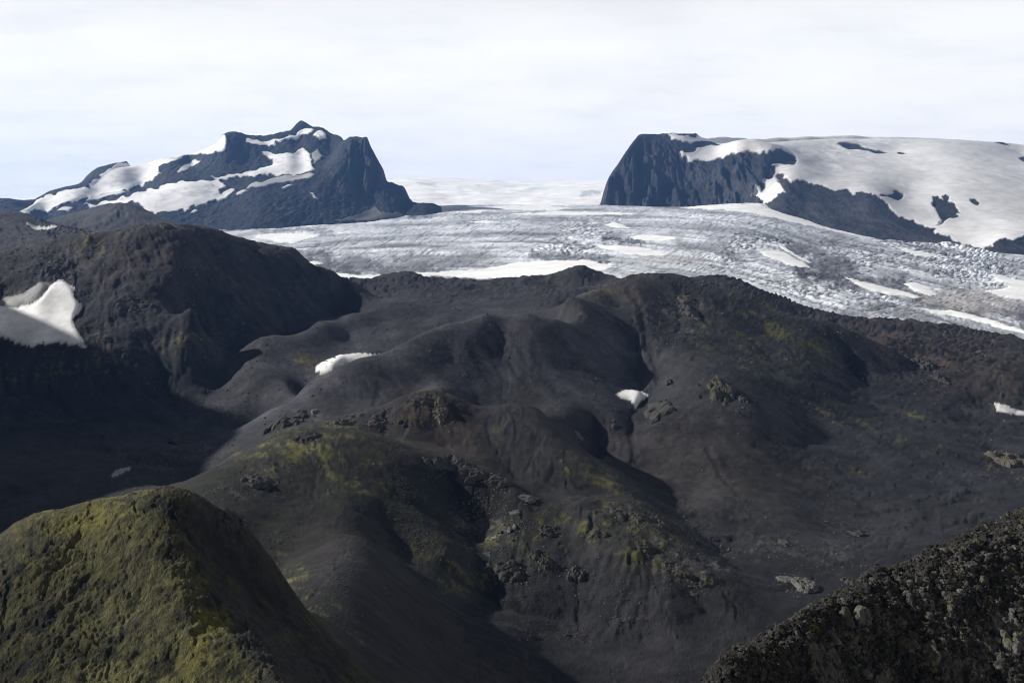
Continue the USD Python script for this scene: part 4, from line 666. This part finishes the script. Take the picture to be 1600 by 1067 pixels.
S_GRAVEL = stone_mat('gravel_stone', [(.016, .0155, .015), (.024, .023, .021), (.05, .047, .043)], 0.25, 2.0)
S_LICHEN = stone_mat('lichen_stone', [(.035, .034, .032), (.05, .048, .045), (.10, .096, .09)], 0.5, 1.2)
S_FIELD = stone_mat('field_stone', [(.028, .027, .027), (.05, .048, .047), (.12, .116, .112)], 0.0, 1.0)
S_DARK = stone_mat('dark_crag', [(.027, .026, .025), (.031, .030, .028), (.036, .034, .032)], .1, .5)
S_GREY = stone_mat('grey_crag', [(.036, .035, .034), (.04, .038, .036), (.044, .042, .04)], .25, .5)
S_PALE = stone_mat('pale_crag', [(.085, .082, .078), (.09, .086, .082), (.095, .09, .086)], .1, .5)
S_MOSSY = stone_mat('mossy_crag', [(.034, .033, .028), (.037, .036, .03), (.04, .038, .032)], .6, .5)
S_TAN = stone_mat('tan_crag', [(.06, .052, .043), (.065, .056, .046), (.07, .06, .05)], .1, .5)

gv, gn = V.reshape(-1, 3), grid_normals(V).reshape(-1, 3)
seen = (VIS & (PX > -30) & (PX < 1640) & (PY < 1110)).ravel() & (LAB != HK.index('foot')).ravel()
SI = np.nonzero(seen)[0]; STREE = cKDTree(np.c_[PX.ravel()[SI], PY.ravel()[SI]])
GTREE = cKDTree(np.c_[U.ravel()[SI], np.log(gv[SI, 1])])
def ground(px, py):
    _, i = STREE.query((px, py)); i = SI[i]; return gv[i], gn[i]
def place(name, v, f, mat, at, rot, label, cat, group=None):
    path = numbered(name); x = UsdGeom.Mesh.Define(stage, path)
    c, s = math.cos(rot), math.sin(rot); R = np.array([[c, -s, 0], [s, c, 0], [0, 0, 1]])
    v = v @ R.T
    m = usdkit.mesh(stage, path, (v, f), mat, smooth=24)
    m.AddTranslateOp().Set(Gf.Vec3d(*map(float, at)))
    return tag(m, label, cat, group)
# (px, py of centre, width, height in photograph pixels, material, label, level, tilt of the top line in the picture)
CRAGS = [
 (447, 663, 46, 26, S_DARK, 'jagged dark lava crag standing left of the mossy crest behind the mound', 4, 0),
 (540, 660, 50, 20, S_GREY, 'low rounded grey lava outcrop just above the moss-streaked crest', 4, 0),
 (492, 643, 14, 16, S_PALE, 'pale lone boulder above the low rounded outcrop', 3, 0),
 (560, 648, 26, 12, S_GREY, 'small broken outcrop right of the low rounded outcrop', 3, 0),
 (590, 658, 34, 20, S_GREY, 'brownish outcrop at the foot of the rusty cinder hill', 4, 0),
 (663, 627, 42, 14, S_GREY, 'rocky cap of the rusty cinder hill', 4, 0),
 (688, 640, 26, 34, S_TAN, 'yellowish rock rib running down the rusty cinder hill', 4, 0),
 (625, 657, 6, 5, S_GREY, 'left of two small dark blocks lying below the cinder hill top', 2, 0),
 (632, 662, 6, 5, S_GREY, 'right of two small dark blocks lying below the cinder hill top', 2, 0),
 (705, 725, 90, 30, S_GREY, 'long grey rock rim over the dark hollow in the valley', 5, 0),
 (775, 748, 50, 16, S_GREY, 'grey rock crest running down right from the rim over the hollow', 4, 0),
 (822, 777, 30, 10, S_PALE, 'pale stony crest between the hollow and the mossy rock hill', 3, 0),
 (480, 680, 30, 14, S_DARK, 'dark rock knobs at the upper left of the moss-streaked crest', 4, 0),
 (1130, 612, 62, 34, S_MOSSY, 'big mossy rock knob on the spur right of the pointed snow patch', 5, 0),
 (1158, 622, 16, 14, S_GREY, 'grey rock shoulder at the right end of the mossy knob', 3, 0),
 (1030, 641, 54, 20, S_GREY, 'slanting grey rock band below the pointed snow patch', 4, 0),
 (1080, 488, 30, 16, S_GREY, 'grey crag high on the broad ash hill', 4, 0),
 (1069, 466, 28, 12, S_TAN, 'pale tan crag just below the top of the broad ash hill', 4, 0),
 (1580, 722, 58, 26, S_TAN, 'tan boulder-shaped outcrop at the right edge of the furrowed slope', 5, 0),
 (1262, 913, 46, 20, S_PALE, 'pale jagged bedrock band in the valley beside the gravel slope', 5, 0),
 (1228, 905, 30, 10, S_PALE, 'thin pale rock lip left of the pale bedrock band', 3, 0),
 (1325, 908, 26, 14, S_GREY, 'mossy stone clump right of the pale bedrock band', 4, 0),
 (1226, 848, 18, 10, S_GREY, 'isolated grey rock in the valley below the furrowed slope', 3, 0),
 (1340, 835, 26, 12, S_GREY, 'dark rock cluster on the low ridge in the right valley', 4, 0),
 (1310, 818, 30, 6, S_DARK, 'long flat dark ledge on the low ridge in the right valley', 3, 0),
 (900, 897, 26, 22, S_GREY, 'rough grey crag at the lower edge of the mossy rock hill', 4, 0),
 (785, 895, 60, 26, S_DARK, 'dark overhanging ledge at the lower left of the mossy rock hill', 4, 0),
 (835, 868, 26, 16, S_MOSSY, 'mossy block at the left rim of the mossy rock hill', 4, 0),
 (852, 878, 20, 14, S_MOSSY, 'second mossy block, right of the one on the left rim of the rock hill', 4, 0),
 (965, 800, 34, 12, S_DARK, 'dark ledge on top of the mossy rock hill', 4, 0),
 (1000, 808, 30, 14, S_MOSSY, 'mossy crag on the right part of the rock hill top', 4, 0),
 (1040, 826, 30, 16, S_GREY, 'grey crag at the right shoulder of the mossy rock hill', 4, 0),
 (1010, 856, 34, 16, S_MOSSY, 'bright mossy ledge in the middle of the rock hill face', 4, 0),
 (1065, 896, 40, 16, S_MOSSY, 'moss-spotted rock rib running out right of the mossy rock hill', 4, 0),
 (1100, 912, 26, 10, S_GREY, 'grey end of the rock rib right of the mossy rock hill', 3, 0),
 (930, 832, 40, 12, S_MOSSY, 'mossy rock step in the upper middle of the rock hill', 4, 0),
 (860, 830, 34, 14, S_GREY, 'grey rock step in the upper left of the rock hill', 4, 0),
 (803, 824, 6, 9, S_PALE, 'upright pale boulder at the edge of the dark hollow', 2, 0),
 (794, 829, 7, 5, S_PALE, 'low pale boulder left of the upright one by the hollow', 2, 0),
 (806, 802, 16, 6, S_PALE, 'flat pale slab on the right edge of the dark hollow', 3, 0),
 (783, 830, 7, 4, S_GREY, 'third small boulder in the row by the dark hollow', 2, 0),
 (830, 989, 50, 8, S_DARK, 'thin dark rock lip over the basin at the bottom of the picture', 4, 0),
 (900, 990, 34, 6, S_DARK, 'right part of the rock lip over the bottom basin', 3, 0),
 (975, 970, 26, 8, S_GREY, 'low rock cluster on the smooth valley ash', 3, 0),
 (1085, 928, 12, 6, S_PALE, 'pale stone pair on the ash below the rock rib', 3, 0),
 (230, 708, 60, 22, S_DARK, 'black rock overhang beside the tiny ice remnant', 4, 0),
 (285, 690, 50, 14, S_GREY, 'grey lava ledges in the left valley above the ice remnant', 4, 0),
 (250, 735, 40, 10, S_GREY, 'broken grey slabs right of the ice remnant', 4, 0),
 (400, 748, 50, 16, S_GREY, 'pale grey boulder train running up from the mound', 4, 0),
 (355, 810, 40, 26, S_DARK, 'dark rocky step on the shaded side of the mossy mound', 4, 0),
 (152, 383, 10, 4, S_TAN, 'yellowish rock tip on the crest of the dark left ridge', 3, 0),
 (262, 352, 14, 6, S_DARK, 'dark knob on the crest of the left ridge', 3, 0),
 (985, 430, 18, 5, S_TAN, 'brown rock tip at the left end of the broad ash hill crest', 3, 0),
 (1045, 597, 10, 6, S_GREY, 'lone grey stone on the slope above the rock band', 2, 0),
 (1440, 570, 26, 22, S_DARK, 'dark cliff buttress under the brown shelf on the right', 4, 0),
 (1470, 590, 20, 22, S_DARK, 'second dark cliff buttress, right of the first', 4, 0),
 (1532, 548, 12, 5, S_GREY, 'small grey rock on the brown shelf', 3, 0),
 (92, 418, 30, 16, S_GREY, 'stony grey rib just above the top of the largest snow patch', 4, 0),
 (308, 412, 34, 9, S_DARK, 'low broken ledge high on the face of the dark left ridge', 4, 0),
 (205, 478, 40, 10, S_GREY, 'faint grey scree band on the face right of the largest snow patch', 4, 0),
 (300, 530, 44, 8, S_MOSSY, 'narrow mossy ledge at the foot of the dark left ridge', 4, 0),
 (905, 678, 14, 6, S_PALE, 'small pale stone group below the central dome', 3, 0),
 (960, 665, 10, 8, S_GREY, 'small grey rock in the gully mouth left of the spur', 3, 0),
]
def lay(px, py, w, h):
    """Where a crag w x h picture points big sits, with axes along the slope: across, uphill, outward."""
    p, n = ground(px, py); n = n * np.array([1, 1, 1]) + np.array([0, 0, .5]); n /= np.linalg.norm(n)
    e1 = np.array([1, 0, 0]) - n[0] * n; e1 /= np.linalg.norm(e1); e2 = np.cross(n, e1)
    q = p + e2; s = abs((-F * q[2] / q[1]) - (-F * p[2] / p[1])); W = w * p[1] / F
    return p, np.stack([e1, e2, n]), W, min(h / max(s, 1e-6), 2.2 * W + .5)
for i, (px, py, w, h, mat, lb, lev, tl) in enumerate(CRAGS):
    p, A, W, L = lay(px, py, w, h); T_ = .62 * min(W, L, h * p[1] / F * 1.3)
    if lev == 2: v, f = rock(100 + i, 3, .3, 40); v = v * np.array([W, L, T_ * 2]) * .5 @ A
    else: v, f = crag(100 + i, W * 1.25, L * 1.25 * max(A[1][1], .35), T_ * .55, lev); v = settle(v, p)
    place('boulder' if lev == 2 or 'boulder' in lb else 'outcrop', v, f, mat, p, 0, lb, 'boulder' if lev == 2 or 'boulder' in lb else 'rock outcrop')
# single rocks on the near gravel
NEAR = [
 (1322, 966, 24, 28, S_LICHEN, 'upright grey boulder, left of a close pair on the gravel slope'), (1347, 964, 26, 26, S_LICHEN, 'grey boulder, right of a close pair on the gravel slope'),
 (1290, 1050, 66, 52, S_LICHEN, 'big ribbed grey outcrop at the bottom of the gravel slope'), (1238, 1026, 26, 44, S_GRAVEL, 'tall narrow dark rock near the lower left of the gravel slope'), (1322, 1058, 26, 40, S_LICHEN, 'upright grey rock right of the big ribbed outcrop'),
 (1482, 1042, 62, 62, S_GRAVEL, 'large dark rough rock at the bottom of the gravel slope'), (1458, 1022, 26, 30, S_LICHEN, 'grey rock at the left shoulder of the large dark rock'), (1586, 990, 66, 60, S_LICHEN, 'large pale crusted outcrop at the right edge of the gravel slope'), (1545, 1012, 34, 44, S_LICHEN, 'pale crusted outcrop left of the one at the right edge'),
 (1572, 1052, 50, 40, S_GRAVEL, 'dark block in the bottom right corner'), (1516, 1056, 32, 24, S_LICHEN, 'grey block left of the corner block'), (1418, 1000, 26, 14, S_LICHEN, 'flat grey stone in the middle of the gravel slope'), (1482, 996, 16, 18, S_LICHEN, 'round grey boulder with a mossy edge on the gravel slope'), (1475, 1010, 14, 16, S_LICHEN, 'small round boulder touching the round grey one'),
 (1432, 911, 18, 14, S_LICHEN, 'pale fresh-broken boulder high on the gravel slope'), (1424, 915, 10, 10, S_GRAVEL, 'dark stone left of the fresh-broken boulder'), (1490, 944, 22, 20, S_LICHEN, 'two-humped grey boulder right of the middle of the gravel slope'), (1490, 962, 16, 12, S_GRAVEL, 'dark round boulder below the two-humped one'), (1520, 884, 14, 18, S_LICHEN, 'grey upright stone in the upper right of the gravel slope'), (1540, 866, 18, 12, S_LICHEN, 'pale stones upper right of the grey upright stone'),
 (1317, 937, 14, 8, S_LICHEN, 'pale stone on the rim of the gravel slope'), (1405, 965, 20, 12, S_LICHEN, 'pale flat boulder in the bright stone stripe'), (1385, 950, 14, 10, S_LICHEN, 'pale boulder at the left end of the bright stone stripe'), (1352, 1050, 22, 16, S_LICHEN, 'round grey boulder beside the bottom outcrops'), (1205, 1020, 14, 12, S_MOSSY, 'yellow mossy cushion stone at the lower left of the gravel slope'), (1245, 985, 12, 12, S_GRAVEL, 'dark stone tip on the rim of the gravel slope'), (1372, 988, 12, 10, S_MOSSY, 'mossy stone in the middle left of the gravel slope'), (1300, 1020, 22, 22, S_LICHEN, 'grey boulder above the big ribbed outcrop'), (1380, 1050, 30, 26, S_LICHEN, 'rough pale boulder at the bottom centre of the gravel slope'), (1537, 912, 14, 14, S_LICHEN, 'small pale boulder right of centre on the gravel slope'),
]
for i, (px, py, w, h, mat, lb) in enumerate(NEAR):
    p, n = ground(px, py + h * .25); mpp = p[1] / F; W, H = w * mpp, h * mpp
    big = max(w, h) > 34
    if big:
        p, A, W, L = lay(px, py, w, h); v, f = crag(400 + i, W * 1.25, L * 1.25 * max(A[1][1], .35), .26 * min(W, L), 5); v = settle(v, p); H = 0
    else:
        v, f = rock(400 + i, 4, .34, 90); v = v * np.array([W, W * .9, H * 1.15]) * .5
    place('outcrop' if big else 'boulder', v, f, mat, p + np.array([0, H * .12, H * .1]), 0, lb, 'rock outcrop' if big else 'boulder')

# loose stones nobody could count
def scatter(name, protos, pos, size, label, cat, seed):
    r = np.random.default_rng(seed); n = len(pos)
    pi = UsdGeom.PointInstancer.Define(stage, numbered(name)); pp = pi.GetPath()
    for k, (v, f, mat) in enumerate(protos):
        m = usdkit.mesh(stage, f'{pp}/protos/stone' + (f'_{k:03d}' if k else ''), (v, f), mat, smooth=False)
    pi.CreatePrototypesRel().SetTargets([Sdf.Path(f'{pp}/protos/stone' + (f'_{k:03d}' if k else '')) for k in range(len(protos))])
    pi.CreateProtoIndicesAttr(Vt.IntArray.FromNumpy(r.integers(0, len(protos), n).astype(np.int32)))
    pi.CreatePositionsAttr(Vt.Vec3fArray.FromNumpy(np.ascontiguousarray(pos, np.float32)))
    sc = size[:, None] * r.uniform(.7, 1.3, (n, 3)) * np.array([1, 1, .75]); pi.CreateScalesAttr(Vt.Vec3fArray.FromNumpy(sc.astype(np.float32)))
    q = r.normal(size=(n, 4)); q[:, :2] *= .25; q /= np.linalg.norm(q, axis=1, keepdims=True)
    pi.CreateOrientationsAttr(Vt.QuathArray.FromNumpy(q.astype(np.float16)))
    tag(pi, label, cat, None, 'stuff')
def pick(w, n, r):
    """n points on the visible ground, drawn with weight w per unit of picture area, at random inside the grid cells."""
    a = np.abs((PX[1:, :-1] - PX[:-1, :-1]) * (PY[:-1, 1:] - PY[:-1, :-1])); w = w[:-1, :-1] * a * VIS[:-1, :-1] * VIS[:-1, 1:] * (PX[:-1, :-1] > -30) * (PX[:-1, :-1] < 1630) * (PY[:-1, :-1] < 1090)
    c = np.cumsum(w.ravel()); i = np.searchsorted(c, r.uniform(0, c[-1], n)); a, b = np.unravel_index(i, w.shape)
    u, v = r.uniform(0, 1, (2, n, 1))
    return (V[a, b] * (1 - u) + V[a + 1, b] * u) * (1 - v) + (V[a, b + 1] * (1 - u) + V[a + 1, b + 1] * u) * v
r = np.random.default_rng(11)
stripe = stroke(PX, PY, [(1300, 1050), (1400, 965), (1480, 905), (1560, 860)], 30, .9) + stroke(PX, PY, [(1400, 1060), (1480, 985)], 18, .9) + stroke(PX, PY, [(1520, 1050), (1600, 970)], 40, .9)
nearw = (LAB == HK.index('near')).astype(float)
pos = pick(nearw, 46000, r); size = .030 * np.exp(r.gamma(1.2, .38, len(pos)))
G_ = [(*rock(900 + k, 2, .3), S_GRAVEL) for k in range(6)]
scatter('gravel', G_, pos, size.clip(.028, .2), 'loose dark lava gravel covering the near slope', 'gravel', 1)
pos = pick(nearw * np.clip(stripe, 0, 1) * ss(-.6, .8, look(NT[1], X, Yd, 5)), 6500, r); size = .04 * np.exp(r.gamma(1.3, .42, len(pos)))
scatter('pale_stones', [(*rock(930 + k, 2, .3), S_LICHEN) for k in range(4)], pos, size.clip(.035, .24), 'stripes of pale lichen-crusted stones on the near slope', 'stones', 2)
cl = .12 + 1.6 * ss(.4, 1.8, look(NT[0], X, Yd, 60) + look(NT[2], X, Yd, 18) * .8) * (1 + 2 * isl('crag', 'lava', 'moss2', 'ridge')) * (1 - .5 * isl('floor')) * ~isl('mound')
for pts, w, a in SCREE: cl = cl + stroke(PX, PY, pts, w * 1.2, .9, .7) * a * 9
for px, py, w, h, mat, lb, lev, tl in CRAGS: cl = cl + stroke(PX, PY, [(px - w * .4, py + h * .5), (px + w * .4, py + h * .6)], 12, .9, .6) * 5
for i in range(len(PATCHES)): pass
snowy = np.zeros(U.shape, bool)
for i, (nm, lb, poly, th, al) in enumerate(PATCHES): snowy |= in_poly(poly, PX, PY, i, .9, 16.0)
cl = cl * ~snowy * (LAB != HK.index('near')) * (Yd > 120) * (~isl('mound') * .97 + .03)
pos = pick(cl, 24000, r); size = pos[:, 1] / F * .42 * np.minimum(np.exp(r.gamma(1.1, .42, len(pos))), 4)
scatter('loose_stones', [(*rock(960 + k, 1, .25), S_FIELD) for k in range(6)], pos, size.clip(.08, 3.0), 'loose grey stones strewn over the ash hills and the valley', 'stones', 3)
